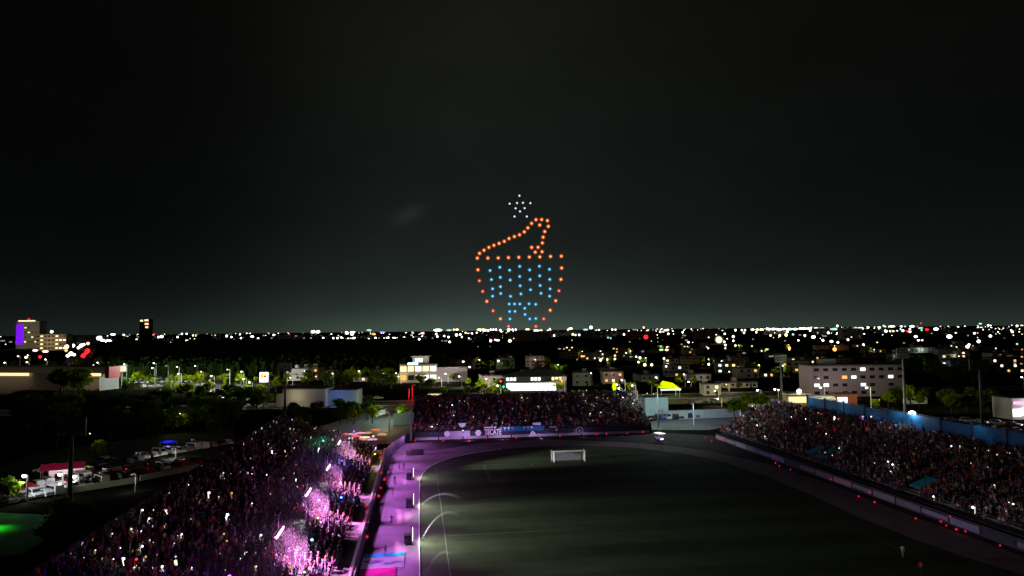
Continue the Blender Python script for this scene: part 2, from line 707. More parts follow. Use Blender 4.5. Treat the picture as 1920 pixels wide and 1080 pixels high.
# wall that turns from the west terrace to the end terrace
b = MB()
pa = [S(-42.7, 9.2), S(-41.5, 20), S(-39.3, 30), S(-37.3, 37)]
for k in range(3):
    p, q = pa[k], pa[k + 1]
    d = (q - p)
    b.box(((p.x + q.x) / 2, (p.y + q.y) / 2, 1.2), (d.length - .03, .22, 2.4), math.atan2(d.y, d.x))
tag(b.build('corner_wall', M_wallpaint), 'low dark wall curving from the long terrace to the short one', 'wall')
b = MB()
for k in range(3):
    p, q = pa[k], pa[k + 1]
    d = (q - p)
    b.box(((p.x + q.x) / 2, (p.y + q.y) / 2, 2.46), (d.length - .03, .3, .12), math.atan2(d.y, d.x))
cw = bpy.data.objects['corner_wall']
under(b.build('coping', M_lav), cw)
# end terrace: side pier, boards
b = MB()
inbox(b, fE, 4.5, -36.9, 4.4, 11, .5, 8.8)
under(b.build('side_wall', M_lav), stE)
b = MB()
for k in range(10):
    inbox(b, fE, -.35, -32.6 + k * 6.9, 1.45, .2, 6.86, 1.5)
under(b.build('front_wall', M_wallpaint), stE)
b = MB()
for k in range(10):
    inbox(b, fE, -.62, -32.6 + k * 6.9, .36, .2, 6.6, .72)
under(b.build('kick_board', M_lav), stE)

BFONT = None


def words(txt, f, a, c, z, h, m_, parent, face=1, name='lettering', wmax=None, bold=.02):
    """flat lettering on a board; runs along +c when face=1"""
    cu = bpy.data.curves.new(name, 'FONT')
    cu.body = txt
    cu.size = h * 1.38
    cu.align_x = 'CENTER'
    cu.align_y = 'CENTER'
    cu.offset = bold
    cu.extrude = .012
    o = bpy.data.objects.new(name, cu)
    COL.objects.link(o)
    o.data.materials.append(m_)
    p = f(a, c, z)
    ex = (f(a, c + 1, z) - p).normalized() * face
    ez = Vector((0, 0, 1))
    mw = Matrix((ex, ez, ex.cross(ez))).transposed().to_4x4()
    mw.translation = p
    if wmax:
        bpy.context.view_layer.update()
        w = max(o.dimensions.x, .01)
        mw = mw @ Matrix.Diagonal((wmax / w, 1, 1, 1))
    o.matrix_world = mw
    bpy.context.view_layer.update()
    dg = bpy.context.evaluated_depsgraph_get()
    me = bpy.data.meshes.new_from_object(o.evaluated_get(dg))
    q = mesh_obj(name, me)
    q.matrix_world = mw
    bpy.data.objects.remove(o)
    under(q, parent)
    return q


def disc(f, a, c, z, r, m_, name, parent, n=20, ring=0):
    b = MB()
    out = [f(a, c + r * math.cos(2 * PI * i / n), z + r * math.sin(2 * PI * i / n)) for i in range(n)]
    if ring:
        inn = [f(a, c + ring * math.cos(2 * PI * i / n), z + ring * math.sin(2 * PI * i / n)) for i in range(n)]
        b.add(out + inn, [(i, (i + 1) % n, n + (i + 1) % n, n + i) for i in range(n)])
    else:
        b.add(out, [tuple(range(n))])
    return under(b.build(name, m_), parent)


M_print = mat('white_print', (.85, .80, .92), .6, var=.06)
M_print2 = mat('soft_print', (.42, .36, .52), .6, var=.10)


def board(name, c0, c1, z0, z1, m_, label=None, a=-.55):
    b = MB()
    inbox(b, fE, a, (c0 + c1) / 2, (z0 + z1) / 2, .08, c1 - c0, z1 - z0)
    return under(b.build(name, m_), stE)


def c_at(px, py=815):
    """position along the end terrace's front under a photo column"""
    d = ray(px, py)
    # intersect the vertical plane v = FV_E
    o = S(0, FV_E)
    nrm = Vector((-ST, CT, 0))
    t = (o - Vector((0, 0, H))).dot(nrm) / d.dot(nrm)
    p = Vector((0, 0, H)) + d * t
    return (p - o).dot(Vector((CT, ST, 0)))


# pale board with a ball emblem and soft lettering
board('sponsor_board', c_at(838), c_at(881), .75, 2.25, M_print2)
disc(fE, -.61, c_at(838), 1.55, .80, M_print, 'round_emblem', stE)
# hexagon emblem, then TECATE
disc(fE, -.61, c_at(896.5), 1.55, .92, M_print, 'hexagon_emblem', stE, n=6)
words('TECATE', fE, -.62, c_at(924), 1.6, 1.6, M_print, stE, wmax=c_at(940) - c_at(908), bold=.07)
b = MB()
inbox(b, fE, -.60, c_at(916), 2.95, .05, c_at(924.5) - c_at(907), .36)
under(b.build('white_strip', M_print), stE)
disc(fE, -.61, c_at(928), 3.0, .36, M_print, 'small_emblem', stE, n=10)
board('blue_sponsor_banner', c_at(935), c_at(1020), 1.75, 3.05, M_blue)
for k in range(9):      # white pennant-like shapes along the blue banner
    if k in (4, 5):
        continue
    c = c_at(939 + k * 7.2)
    b = MB()
    b.add([fE(-.61, c - .42, 2.95), fE(-.61, c, 2.1), fE(-.61, c + .42, 2.95)], [(0, 1, 2)])
    under(b.build('pennant', M_print if k in (1, 2, 8) else M_print2), stE)
b = MB()
inbox(b, fE, -.3, c_at(1006), 3.6, .3, c_at(1013) - c_at(998), .7)
under(b.build('white_table', M_print), stE)
# white mountain emblem
b = MB()
c = c_at(998)
b.add([fE(-.75, c - 1.25, .1), fE(-.75, c + 1.25, .1), fE(-.75, c + .75, 1.1), fE(-.75, c + .15, 1.65), fE(-.75, c - .25, 1.6)], [(0, 1, 2, 3, 4)])
under(b.build('peak_emblem', M_print), stE)
b = MB()
inbox(b, fE, -.6, c_at(1036), 2.6, .05, 2.0, .42)
under(b.build('white_strip', M_print2), stE)
disc(fE, -.61, c_at(1043), 1.75, .4, M_print2, 'small_emblem', stE, n=10)
disc(fE, -.64, c_at(1086), 1.35, 1.05, M_print2, 'ring_emblem', stE, n=24, ring=.82)
words('e', fE, -.65, c_at(1086), 1.35, 1.1, M_print2, stE, bold=.03)
b = MB()
inbox(b, fE, -.64, c_at(1077), 1.2, .05, .22, 1.5)
under(b.build('emblem_stroke', M_print2), stE)
board('blue_sponsor_banner', c_at(1023), c_at(1033), .55, 1.0, M_blue)
# white canopy bowl and grey hatch above the first board
b = MB()
c = c_at(867)
b.add([fE(.3, c - 1.15, 4.3), fE(.3, c + 1.15, 4.3), fE(.3, c + .8, 3.4), fE(.3, c, 3.05), fE(.3, c - .8, 3.4)] +
      [fE(1.3, c - 1.15, 4.3), fE(1.3, c + 1.15, 4.3), fE(1.3, c + .8, 3.4), fE(1.3, c, 3.05), fE(1.3, c - .8, 3.4)],
      [(0, 1, 2, 3, 4), (9, 8, 7, 6, 5), (0, 5, 6, 1), (1, 6, 7, 2), (2, 7, 8, 3), (3, 8, 9, 4), (4, 9, 5, 0)])
under(b.build('white_tub', mat('white_tub_plastic', (.7, .85, .80), .5)), stE)
# right terrace: front boards and hatch roofs
b = MB()
for k in range(20):
    inbox(b, fR, -1.6, -93 + k * 6.0, .8, .22, 5.96, 1.6)
under(b.build('front_wall', M_wallpaint), stR)
pal = [mat('grey_board', (.22, .20, .25), .6), mat('dim_board', (.16, .14, .19), .6), mat('violet_board', (.22, .18, .36), .6), M_wallpaint, mat('dim_board', (.16, .14, .19), .6), mat('rose_board', (.42, .20, .27), .6)]
for k in range(20):
    b = MB()
    inbox(b, fR, -1.74, -93 + k * 6.0, .75, .05, 5.6, 1.0 if k % 3 else .7)
    under(b.build('perimeter_board', pal[(k * 5 + k // 3) % 6]), stR)
b = MB()
inbox(b, fR, -.7, -36, 1.95, 1.7, 116, .1)
under(b.build('walkway', M_black), stR)
for c, w in ((-16.5, 2.1), (-20.5, 1.9), (-49, 2.6), (-79, 2.6)):
    b = MB()
    a0_ = 1.2
    b.add([fR(a0_, c - w / 2, 3.3), fR(a0_, c + w / 2, 3.3), fR(a0_ + 3.6, c + w / 2, 4.6), fR(a0_ + 3.6, c - w / 2, 4.6),
           fR(a0_, c - w / 2, 3.15), fR(a0_, c + w / 2, 3.15), fR(a0_ + 3.6, c + w / 2, 4.45), fR(a0_ + 3.6, c - w / 2, 4.45)],
          [(0, 1, 2, 3), (7, 6, 5, 4), (0, 4, 5, 1), (1, 5, 6, 2), (2, 6, 7, 3), (3, 7, 4, 0)])
    hr = under(b.build('stair_roof', M_teal), stR)
for px, py in ((1515, 768), (1555, 772), (1594, 781), (1645, 789), (1721, 803), (1852, 822)):
    d = ray(px, py)
    t = (S(FU_R + NR * RUN_R - .3, 0) - Vector((0, 0, H))).dot(Vector((CT, ST, 0))) / d.dot(Vector((CT, ST, 0)))
    p = Vector((0, 0, H)) + d * t
    c = (p - S(0, 0)).dot(Vector((-ST, CT, 0)))
    b = MB()
    inbox(b, fR, NR * RUN_R + .1, c, 8.9, .06, 1.5, 1.9)
    o = b.build('hanging_flag', mat('bright_blue_cloth', (.02, .22, .70), .7))
    tag(o, 'bright blue flag hanging below the blue back wall of the long terrace', 'flag', 'blue flags below the back wall')
    o['_p'] = 1
fl = [o for o in bpy.data.objects if o.name.startswith('hanging_flag')]
for o in fl:
    bb = o.data.vertices[0].co.copy()
    for v in o.data.vertices:
        v.co -= bb
    o.location = bb
    del o['_p']
ordinals(fl)

# ------------------------------------------------------------------ goal
gl = empty('goal', S(0, 0, .024), TH, 'white football goal with a pale net at the far end of the pitch', 'goal')
for s in (-1, 1):
    MB().tube((s * 3.66, 0, 0), (s * 3.66, 0, 2.44), .10, n=10).build('goal_post', M_white, gl)
    MB().tube((s * 3.9, 2.1, 0), (s * 3.9, 2.1, 2.5), .07, n=8).build('net_pole', M_white, gl)
MB().tube((-3.76, 0, 2.44), (3.76, 0, 2.44), .10, n=10).build('crossbar', M_white, gl)
M_net = bpy.data.materials.new('net_cord')
M_net.use_nodes = True
_b = M_net.node_tree.nodes['Principled BSDF']
_b.inputs['Base Color'].default_value = (.7, .66, .74, 1)
_b.inputs['Roughness'].default_value = .8
nb = MB()
for i in range(41):
    x = -3.66 + 7.32 * i / 40
    nb.tube((x, 1.9, 0), (x, 1.9, 2.3), .014, n=3, caps=False)
    nb.tube((x, 0, 2.42), (x, 1.9, 2.3), .014, n=3, caps=False)
for j in range(14):
    z = 2.3 * j / 13
    nb.tube((-3.66, 1.9, z), (3.66, 1.9, z), .014, n=3, caps=False)
    for s in (-1, 1):
        nb.tube((s * 3.66, 0, z), (s * 3.66, 1.9, z), .014, n=3, caps=False)
for j in range(10):
    y = 1.9 * j / 9
    for s in (-1, 1):
        nb.tube((s * 3.66, y, 0), (s * 3.66, y, 2.4), .014, n=3, caps=False)
nb.build('net', M_net, gl)['kind'] = 'stuff'

# ================================================================== STAGE AND FIELD LIGHTS
PINK = (1.0, .30, .86)
G_pink = glow('pink_lamp_face', (1.0, .50, .93), 14)
G_white = glow('white_lamp_face', (1, .95, .88), 9)


def stage_light(px, py, aim_du, aim_dv, power, col, gcol, label, zc=8.0, n=7, ln=4.2, pitch_dv=-.12):
    p = G(px, py, zc)
    foot = zc - 4.2
    o = empty('stage_light', (p.x, p.y, foot), TH, label, 'stage light', 'stage lights among the fans')
    MB().tube((0, 0, 0), (0, 0, 6.5), .09, n=8).build('mast', M_dark, o)
    MB().tube((-.2, 0, 6.6), (.25, 0, 6.52), .22, .30, n=10).build('flood_head', M_dark, o)  # unseen flood head added to carry the pitch spot
    MB().box((0, 0, 4.2), (.16, ln, .16)).box((-.1, 0, 4.45), (.05, ln, .5)).build('crossbar', M_dark, o)
    mb = None
    for k in range(n):
        y = -ln / 2 + (k + .5) * ln / n
        hb = MB()
        hb.tube((-.12, y, 4.42), (.22, y, 4.36), .15, .21, n=10)
        hd = hb.build('lamp_head', M_dark, o)
        fb = MB()
        fb.tube((.221, y, 4.36), (.29, y, 4.352), .205, .18, n=12)
        f_ = fb.build('lens', gcol, hd)
    a = Vector((aim_du * CT - aim_dv * ST, aim_du * ST + aim_dv * CT, -.42))
    L = lamp('AREA', (0.5, 0, 4.35), col, power, o, size=(.6, ln))
    L.rotation_euler = Vector((1.0, aim_dv * 1.2, -1.45)).to_track_quat('-Z', 'X').to_euler()
    L.data.spread = math.radians(46)
    lamp('POINT', (.9, 0, 5.0), (1, .30, .9), 330, o, size=.3)
    L = lamp('SPOT', (.45, 0, 6.5), (.97, 1.0, .92), 44000 if pitch_dv < 0 else 150000, o, size=.25, spot=46 if pitch_dv < 0 else 26, blend=1.0)
    L.rotation_euler = Vector((1.0, pitch_dv, -.38 if pitch_dv < 0 else -.17)).to_track_quat('-Z', 'Y').to_euler()
    return o


stage_light(521, 1001, 1, -.25, 700000, PINK, G_pink, 'glaring pink stage light in the stand, lowest in the picture, nearest the camera')
stage_light(575, 925, 1, -.25, 700000, PINK, G_pink, 'glaring pink stage light in the stand, second up from the bottom edge')
stage_light(613, 878, 1, -.25, 700000, PINK, G_pink, 'glaring pink stage light in the stand, third up from the bottom edge')
stage_light(634, 831, 1, -.25, 700000, (1, .42, .80), G_pink, 'glaring pale pink stage light highest up the stand, beside green-lit fans', pitch_dv=.36)


def wash(px, py, z, col, power, label, size=.2):
    p = G(px, py, z)
    o = empty('wash_light', (p.x, p.y, z - 2.2), TH, label, 'spotlight', 'coloured wash lights in the stand')
    MB().tube((0, 0, 0), (0, 0, 2.0), .05, n=6).build('pole', M_dark, o)
    MB().tube((0, 0, 2.0), (0, 0, 2.3), .16, .22, n=8).build('lamp_head', M_dark, o)
    MB().ball((0, 0, 2.36), .17, n=8, rings=4).build('lens', glow('wash_' + '_'.join(f'{c:.2f}' for c in col), col, 6), o)
    lamp('POINT', (0, 0, 2.75), col, power, o, size=size)
    return o


wash(606, 828, 8.2, (.04, 1.0, .42), 150, 'green wash light tinting the fans beside the highest stage light')
wash(641, 866, 6.6, (.06, .07, 1.0), 420, 'deep blue wash light between the upper two stage lights')
wash(664, 822, 5.4, (.55, .03, 1.0), 420, 'violet wash light below the orange stalls')
wash(703, 853, 4.4, (1.0, .85, .02), 120, 'yellow lamp at the end of the stand by the corner wall')
wash(598, 940, 6.0, (.15, .25, 1.0), 110, 'small blue wash light between the lower stage lights')
wash(640, 935, 5.0, (.12, .3, 1.0), 130, 'small blue lamp near the front wall of the stand')
wash(585, 1015, 6.0, (.2, .55, 1.0), 130, 'pale blue lamp beside the lowest stage light')
wash(430, 1085, 9.6, (.55, .08, .95), 480, 'purple wash light at the lower edge of the stand')


def field_light(px, py, col, power, label, face, case=True):
    p = G(px, py, .02)
    o = empty('field_light', p, TH, label, 'floodlight', 'light panels along the grass')
    MB().box((0, 0, 1.25), (.22, 1.7, 1.7)).build('panel_housing', M_black, o)
    for k in range(3):
        MB().box((.125, -.55 + k * .55, 1.25), (.03, .5, 1.55)).build('light_panel', face, o)
    for s in (-.7, .7):
        MB().tube((0, s, 0), (0, s, .45), .05, n=6).build('leg', M_dark, o)
    L = lamp('AREA', (.35, 0, 1.9), col, power, o, size=(1.2, 1.6))
    L.rotation_euler = Vector((1.0, -.04, .16)).to_track_quat('-Z', 'Y').to_euler()
    if case:
        q = G(px - 7, py + 2, .02)
        c = empty('flight_case', q, TH, 'black wheeled flight case standing behind a field light', 'case', 'flight cases behind the field lights')
        MB().box((0, 0, .75), (1.1, 1.3, 1.2), taper=.94).build('case_body', M_black, c)
        MB().box((0, 0, 1.37), (1.08, 1.26, .06)).build('lid', M_dark, c)
        for sx in (-.4, .4):
            for sy in (-.5, .5):
                MB().ball((sx, sy, .07), .07, n=6, rings=4).build('castor', M_dark, c)
    return o


F1 = glow('warm_panel_face', (1.0, .80, .92), 9)
F2 = glow('cold_panel_face', (.85, .92, 1.0), 9)
FW = (.98, .93, .90)
field_light(774, 897, FW, 900, 'white glowing field light, farthest of three along the grass edge', F1)
field_light(774, 949, FW, 900, 'pinkish glowing field light, middle of three along the grass edge', F1)
field_light(772, 1018, (1, .95, .88), 1000, 'bluish white field light, nearest of three along the grass edge', F2)
ordinals([o for o in bpy.data.objects if o.name.startswith('flight_case')])
# unseen purple wash bars, assumed on the strip wall to light the strip
G_added_wash = glow('wash_bar_face', (.80, .42, 1), 3)
wb = []
for k in range(9):
    v_ = -100 + k * 12.4
    q = S(-42.25, v_, 3.25)
    o = empty('wall_wash_light', q, TH, 'slim purple wash bar on top of the dark strip wall', 'spotlight', 'purple wash bars on the strip wall')
    MB().box((-.1, 0, -.08), (.1, .3, .1)).build('bracket', M_dark, o)
    MB().box((.05, 0, .02), (.14, 9.7, .12)).build('bar_housing', M_dark, o)
    MB().box((.06, 0, -.055), (.10, 9.5, .03)).build('lens', G_added_wash, o)
    L = lamp('AREA', (.16, 0, -.12), (.68, .22, .95), 1500, o, size=(.15, 9.5))
    L.rotation_euler = Vector((1.0, RNG.uniform(-.1, .1), -.88)).to_track_quat('-Z', 'X').to_euler()
    L.data.spread = math.radians(76)
    wb.append(o)
for p_, ax, ay in ((S(-40.9, 14, 2.75), .97, .1), (S(-39.6, 25, 2.75), .85, -.5), (S(-37.8, 33, 2.75), .6, -.8)):  # unseen bars added to carry the purple light round the bend
    o = empty('wall_wash_light', p_, TH, 'slim purple wash bar on the curved corner wall', 'spotlight', 'purple wash bars on the strip wall')
    MB().box((.05, 0, .02), (.14, 1.1, .12)).build('bar_housing', M_dark, o)
    MB().box((.06, 0, -.055), (.10, 1.0, .03)).build('lens', G_added_wash, o)
    L = lamp('AREA', (.25, -.1, -.12), (.68, .25, .95), 1800, o, size=(.15, 1.0))
    L.rotation_euler = Vector((ax, ay, -.30)).to_track_quat('-Z', 'X').to_euler()
    wb.append(o)
ordinals(wb)
# low violet lights added to brighten the goal-end boards
bl = []
for c_, pw in ((-31, 130), (-21, 190), (-11, 190), (0, 120), (12, 60)):
    q = fE(-5.5, c_, .05)
    o = empty('board_light', q, TH, 'low violet light on the ground before the goal-end boards', 'spotlight', 'ground lights before the goal-end boards')
    MB().box((0, 0, .12), (.5, .3, .22)).build('lamp_housing', M_dark, o)
    MB().box((0, .16, .14), (.42, .03, .14)).build('lens', G_added_wash, o)
    L = lamp('AREA', (0, .25, .2), (.78, .55, 1.0), pw, o, size=(.4, .2))
    L.rotation_euler = Vector((0, 1.0, .22)).to_track_quat('-Z', 'Y').to_euler()
    bl.append(o)
ordinals(bl)
# black equipment box with a red lamp at the corner of the strip
o = empty('equipment_box', G(778, 853, .02), TH, 'wide black equipment box on the lit strip near the corner', 'box')
MB().box((0, 0, .7), (4.2, 1.6, 1.3)).build('box_body', M_black, o)
MB().box((0, 0, 1.38), (4.3, 1.7, .07)).build('lid', M_dark, o)

# thin smoke volume added to give the stage lights a halo
M_bloom = bpy.data.materials.new('stage_smoke')
M_bloom.use_nodes = True
nt = M_bloom.node_tree
nt.nodes.clear()
o_ = nt.nodes.new('ShaderNodeOutputMaterial')
v_ = nt.nodes.new('ShaderNodeVolumePrincipled')
v_.inputs['Color'].default_value = (.9, .9, .9, 1)
v_.inputs['Density'].default_value = .0085
v_.inputs['Anisotropy'].default_value = .25
nt.links.new(v_.outputs[0], o_.inputs['Volume'])
b = MB()
b.prism([tuple(S(-57, -112)[:2]), tuple(S(-47.8, -112)[:2]), tuple(S(-47.8, 9)[:2]), tuple(S(-57, 9)[:2])], .5, 9.4)
tag(b.build('smoke', M_bloom), 'thin pink-lit smoke drifting over the stage lights in the long stand', None, None, 'stuff')

# big banner lying on the strip
bn = empty('ground_banner', S(-38.6, -78, .03), TH, 'large banner spread on the strip, teal, white and magenta bands with grey shapes', 'banner')


def cloth(name, u0, u1, v0, v1, m_, z=.0, wob=.0):
    b = MB()
    nx, ny = 16, 8
    vs = [(u0 + (u1 - u0) * i / nx, v0 + (v1 - v0) * j / ny, z + .05 * math.sin(i * 1.3 + j) * math.sin(j * 1.1 + i * .4)) for j in range(ny + 1) for i in range(nx + 1)]
    fs = [(j * (nx + 1) + i, j * (nx + 1) + i + 1, (j + 1) * (nx + 1) + i + 1, (j + 1) * (nx + 1) + i) for j in range(ny) for i in range(nx)]
    b.add(vs, fs)
    return b.build(name, m_, bn, smooth=True)


def g2s(px, py):
    p = G(px, py, .03) - S(-38.6, -78, .03)
    return (p.x * CT + p.y * ST, -p.x * ST + p.y * CT)


bu0, bu1 = g2s(680, 1050)[0], g2s(758, 1050)[0]
v_a, v_b, v_c, v_d = g2s(700, 1039)[1], g2s(700, 1046)[1], g2s(700, 1067)[1], g2s(700, 1100)[1]
cloth('teal_band', bu0, bu1, v_b, v_a, mat('teal_cloth', (.01, .42, .52), .7), .06)
cloth('white_band', bu0, bu1, v_c, v_b - .03, mat('white_cloth', (.78, .72, .78), .7, var=.1), .06)
cloth('magenta_band', bu0, bu0 + 4.6, v_d, v_c - .03, mat('magenta_cloth', (.62, .01, .22), .7, var=.2), .06)
M_shape = mat('grey_violet_print', (.20, .14, .30), .7)
for k, (fu, fv, ru, rv) in enumerate(((.2, .55, .9, .55), (.38, .6, .55, .5), (.62, .35, .7, .3), (.78, .45, .8, .28))):
    cu_, cv_ = bu0 + (bu1 - bu0) * fu, v_c + (v_b - v_c) * fv
    b = MB()
    b.add([(cu_ + ru * math.cos(a) * (1 + .25 * math.sin(3 * a + k)), cv_ + rv * math.sin(a), .17) for a in np.linspace(0, 2 * PI, 20)[:-1]], [tuple(range(19))])
    b.build('grey_shape', M_shape, bn)

# sprinklers along the grass throwing thin arcs of water
M_water = bpy.data.materials.new('water_spray')
M_water.use_nodes = True
nt = M_water.node_tree
nt.nodes.clear()
o_ = nt.nodes.new('ShaderNodeOutputMaterial')
d_ = nt.nodes.new('ShaderNodeBsdfTranslucent')
d_.inputs[0].default_value = (.9, .9, .92, 1)
d2_ = nt.nodes.new('ShaderNodeBsdfDiffuse')
d2_.inputs[0].default_value = (.9, .9, .92, 1)
ad_ = nt.nodes.new('ShaderNodeMixShader')
nt.links.new(d_.outputs[0], ad_.inputs[1])
nt.links.new(d2_.outputs[0], ad_.inputs[2])
t_ = nt.nodes.new('ShaderNodeBsdfTransparent')
mx_ = nt.nodes.new('ShaderNodeMixShader')
at_ = nt.nodes.new('ShaderNodeAttribute')
at_.attribute_name = 'Thin'
nt.links.new(at_.outputs['Fac'], mx_.inputs[0])
nt.links.new(t_.outputs[0], mx_.inputs[1])
nt.links.new(ad_.outputs[0], mx_.inputs[2])
nt.links.new(mx_.outputs[0], o_.inputs[0])


def sprinkler(px, py, pk, reach, top, label):
    p = G(px, py, .03)
    o = empty('sprinkler', p, 0, label, 'sprinkler', 'sprinklers along the grass edge')
    MB().tube((0, 0, 0), (0, 0, .35), .06, n=8).tube((0, 0, .3), (.14, 0, .42), .03, n=6).build('nozzle', M_dark, o)
    e = G(pk[0], pk[1], top) - p
    e.z = 0
    k = 28
    b = MB()
    vs, fs, th = [], [], []
    for i in range(k + 1):
        s = i / k
        c = e * (s * reach)
        z = .4 + (top - .4) * (1 - (1 - s * reach) ** 2)
        r = .04 + .30 * s
        for j in range(6):
            t = 2 * PI * j / 6
            vs.append((c.x + r * math.cos(t) * .6, c.y + r * math.cos(t), z + r * math.sin(t)))
            th.append(max(0, .15 * (1 - s) ** 1.1 if j in (0, 1, 2) else .13 * (1 - s)))
    for i in range(k):
        for j in range(6):
            fs.append((i * 6 + j, i * 6 + (j + 1) % 6, (i + 1) * 6 + (j + 1) % 6, (i + 1) * 6 + j))
    b.add(vs, fs)
    w = b.build('water_jet', M_water, o, smooth=True)
    a = w.data.attributes.new('Thin', 'FLOAT', 'POINT')
    a.data.foreach_set('value', th)
    w['kind'] = 'stuff'


sprinkler(791, 906, (818, 901), 1.35, 2.3, 'farthest sprinkler throwing a flat white arc over the grass edge')
sprinkler(790, 951, (846, 928), 1.35, 3.4, 'second farthest sprinkler throwing a white arc beside the middle field light')
sprinkler(792, 1014, (850, 962), 1.25, 5.2, 'sprinkler throwing a tall white arc beside the bluish field light')
sprinkler(797, 1086, (842, 1037), 1.2, 4.4, 'nearest sprinkler whose white arc rises from the bottom edge')

# ================================================================== PEOPLE
SKIN = [mat('skin_light', (.50, .32, .24), .6, var=.06), mat('skin_tan', (.34, .19, .12), .6, var=.06), mat('skin_brown', (.20, .11, .07), .6, var=.06)]
HAIR = [('black', mat('hair_black', (.015, .013, .012), .5)), ('brown', mat('hair_brown', (.06, .032, .018), .5)), ('grey', mat('hair_grey', (.25, .24, .23), .6))]
SHIRT = [(n_, mat('cloth_' + n_.replace(' ', '_'), c, .85, var=.12, scale=9)) for n_, c in (
    ('white', (.70, .69, .67)), ('black', (.02, .02, .022)), ('dark red', (.30, .02, .02)), ('red', (.60, .04, .03)), ('orange', (.62, .22, .03)),
    ('turquoise', (.03, .42, .50)), ('sky blue', (.22, .45, .70)), ('navy', (.02, .03, .12)), ('grey', (.30, .30, .31)), ('pink', (.68, .28, .40)),
    ('yellow', (.68, .52, .06)), ('green', (.05, .28, .09)), ('beige', (.52, .43, .30)), ('purple', (.20, .06, .32)))]
PANTS = [(n_, mat('trousers_' + n_.replace(' ', '_'), c, .85, var=.12, scale=9)) for n_, c in (
    ('blue jeans', (.05, .08, .16)), ('black trousers', (.02, .02, .022)), ('grey trousers', (.18, .18, .19)), ('khaki trousers', (.30, .24, .14)), ('white trousers', (.65, .64, .62)))]
M_shoe = mat('shoe_rubber', (.06, .055, .05), .6)


def pose(kind):
    J = dict(pelvis=(0, 0, .94), spine=(0, 0, 1.12), chest=(0, 0, 1.34), neck=(0, .01, 1.49), head=(0, .025, 1.60), crown=(0, .015, 1.70),
             shL=(-.19, 0, 1.42), shR=(.19, 0, 1.42), elL=(-.25, -.02, 1.15), elR=(.25, -.02, 1.15), haL=(-.25, .08, .92), haR=(.25, .08, .92),
             fiL=(-.245, .11, .84), fiR=(.245, .11, .84),
             hiL=(-.095, 0, .90), hiR=(.095, 0, .90), knL=(-.11, .02, .50), knR=(.11, .02, .50), anL=(-.12, 0, .09), anR=(.12, 0, .09),
             toL=(-.14, .17, .04), toR=(.14, .17, .04))
    if kind in ('filming', 'sit_filming'):
        J.update(elR=(.27, .20, 1.30), haR=(.16, .38, 1.52), fiR=(.13, .42, 1.59))
    if kind == 'photo':
        J.update(elR=(.27, .2, 1.36), haR=(.10, .36, 1.60), fiR=(.05, .39, 1.66), elL=(-.27, .2, 1.36), haL=(-.10, .36, 1.60), fiL=(-.05, .39, 1.66))
    if kind == 'cheer':
        J.update(elR=(.32, .03, 1.62), haR=(.30, .06, 1.87), fiR=(.30, .08, 1.95), elL=(-.32, .03, 1.62), haL=(-.30, .06, 1.87), fiL=(-.30, .08, 1.95))
    if kind == 'clap':
        J.update(elR=(.26, .12, 1.18), haR=(.05, .32, 1.26), fiR=(.02, .38, 1.32), elL=(-.26, .12, 1.18), haL=(-.05, .32, 1.26), fiL=(-.02, .38, 1.32))
    if kind == 'wave':
        J.update(elR=(.34, .02, 1.55), haR=(.36, .06, 1.82), fiR=(.37, .08, 1.90))
    if kind == 'walk':
        J.update(knL=(-.10, .20, .52), anL=(-.11, .22, .10), toL=(-.12, .39, .06), knR=(.10, -.06, .50), anR=(.11, -.30, .16), toR=(.12, -.18, .05),
                 elL=(-.25, -.12, 1.16), haL=(-.25, -.10, .92), fiL=(-.25, -.08, .84), elR=(.25, .08, 1.16), haR=(.25, .22, .96), fiR=(.25, .26, .88))
    if kind.startswith('sit'):
        for k in J:
            x, y, z = J[k]
            if k[:2] not in ('hi', 'kn', 'an', 'to'):
                J[k] = (x, y - .02, z - .44)
        J.update(hiL=(-.10, .03, .47), hiR=(.10, .03, .47), knL=(-.13, .42, .48), knR=(.13, .42, .48), anL=(-.13, .40, .09), anR=(.13, .40, .09),
                 toL=(-.15, .57, .04), toR=(.15, .57, .04))
        if kind == 'sit':
            J.update(elL=(-.25, .02, .74), elR=(.25, .02, .74), haL=(-.14, .28, .60), haR=(.14, .28, .60), fiL=(-.13, .36, .57), fiR=(.13, .36, .57))
    return J


BONES = [('pelvis', 'spine'), ('spine', 'chest'), ('chest', 'neck'), ('neck', 'head'), ('head', 'crown'), ('chest', 'shL'), ('chest', 'shR'), ('shL', 'elL'),
         ('shR', 'elR'), ('elL', 'haL'), ('elR', 'haR'), ('haL', 'fiL'), ('haR', 'fiR'), ('pelvis', 'hiL'), ('pelvis', 'hiR'), ('hiL', 'knL'), ('hiR', 'knR'),
         ('knL', 'anL'), ('knR', 'anR'), ('anL', 'toL'), ('anR', 'toR')]
RAD = dict(pelvis=(.155, .115), spine=(.14, .10), chest=(.165, .115), neck=(.055, .058), head=(.085, .10), crown=(.06, .07), sh=(.07, .07), el=(.045, .045),
           ha=(.034, .026), fi=(.03, .014), hi=(.09, .09), kn=(.062, .062), an=(.045, .045), to=(.045, .03))
BMAT = dict(spine=1, pelvis=1, chest=1, head=0, crown=0, neck=1, sh=1, el=1, ha=0, fi=0, hi=2, kn=2, an=2, to=4)


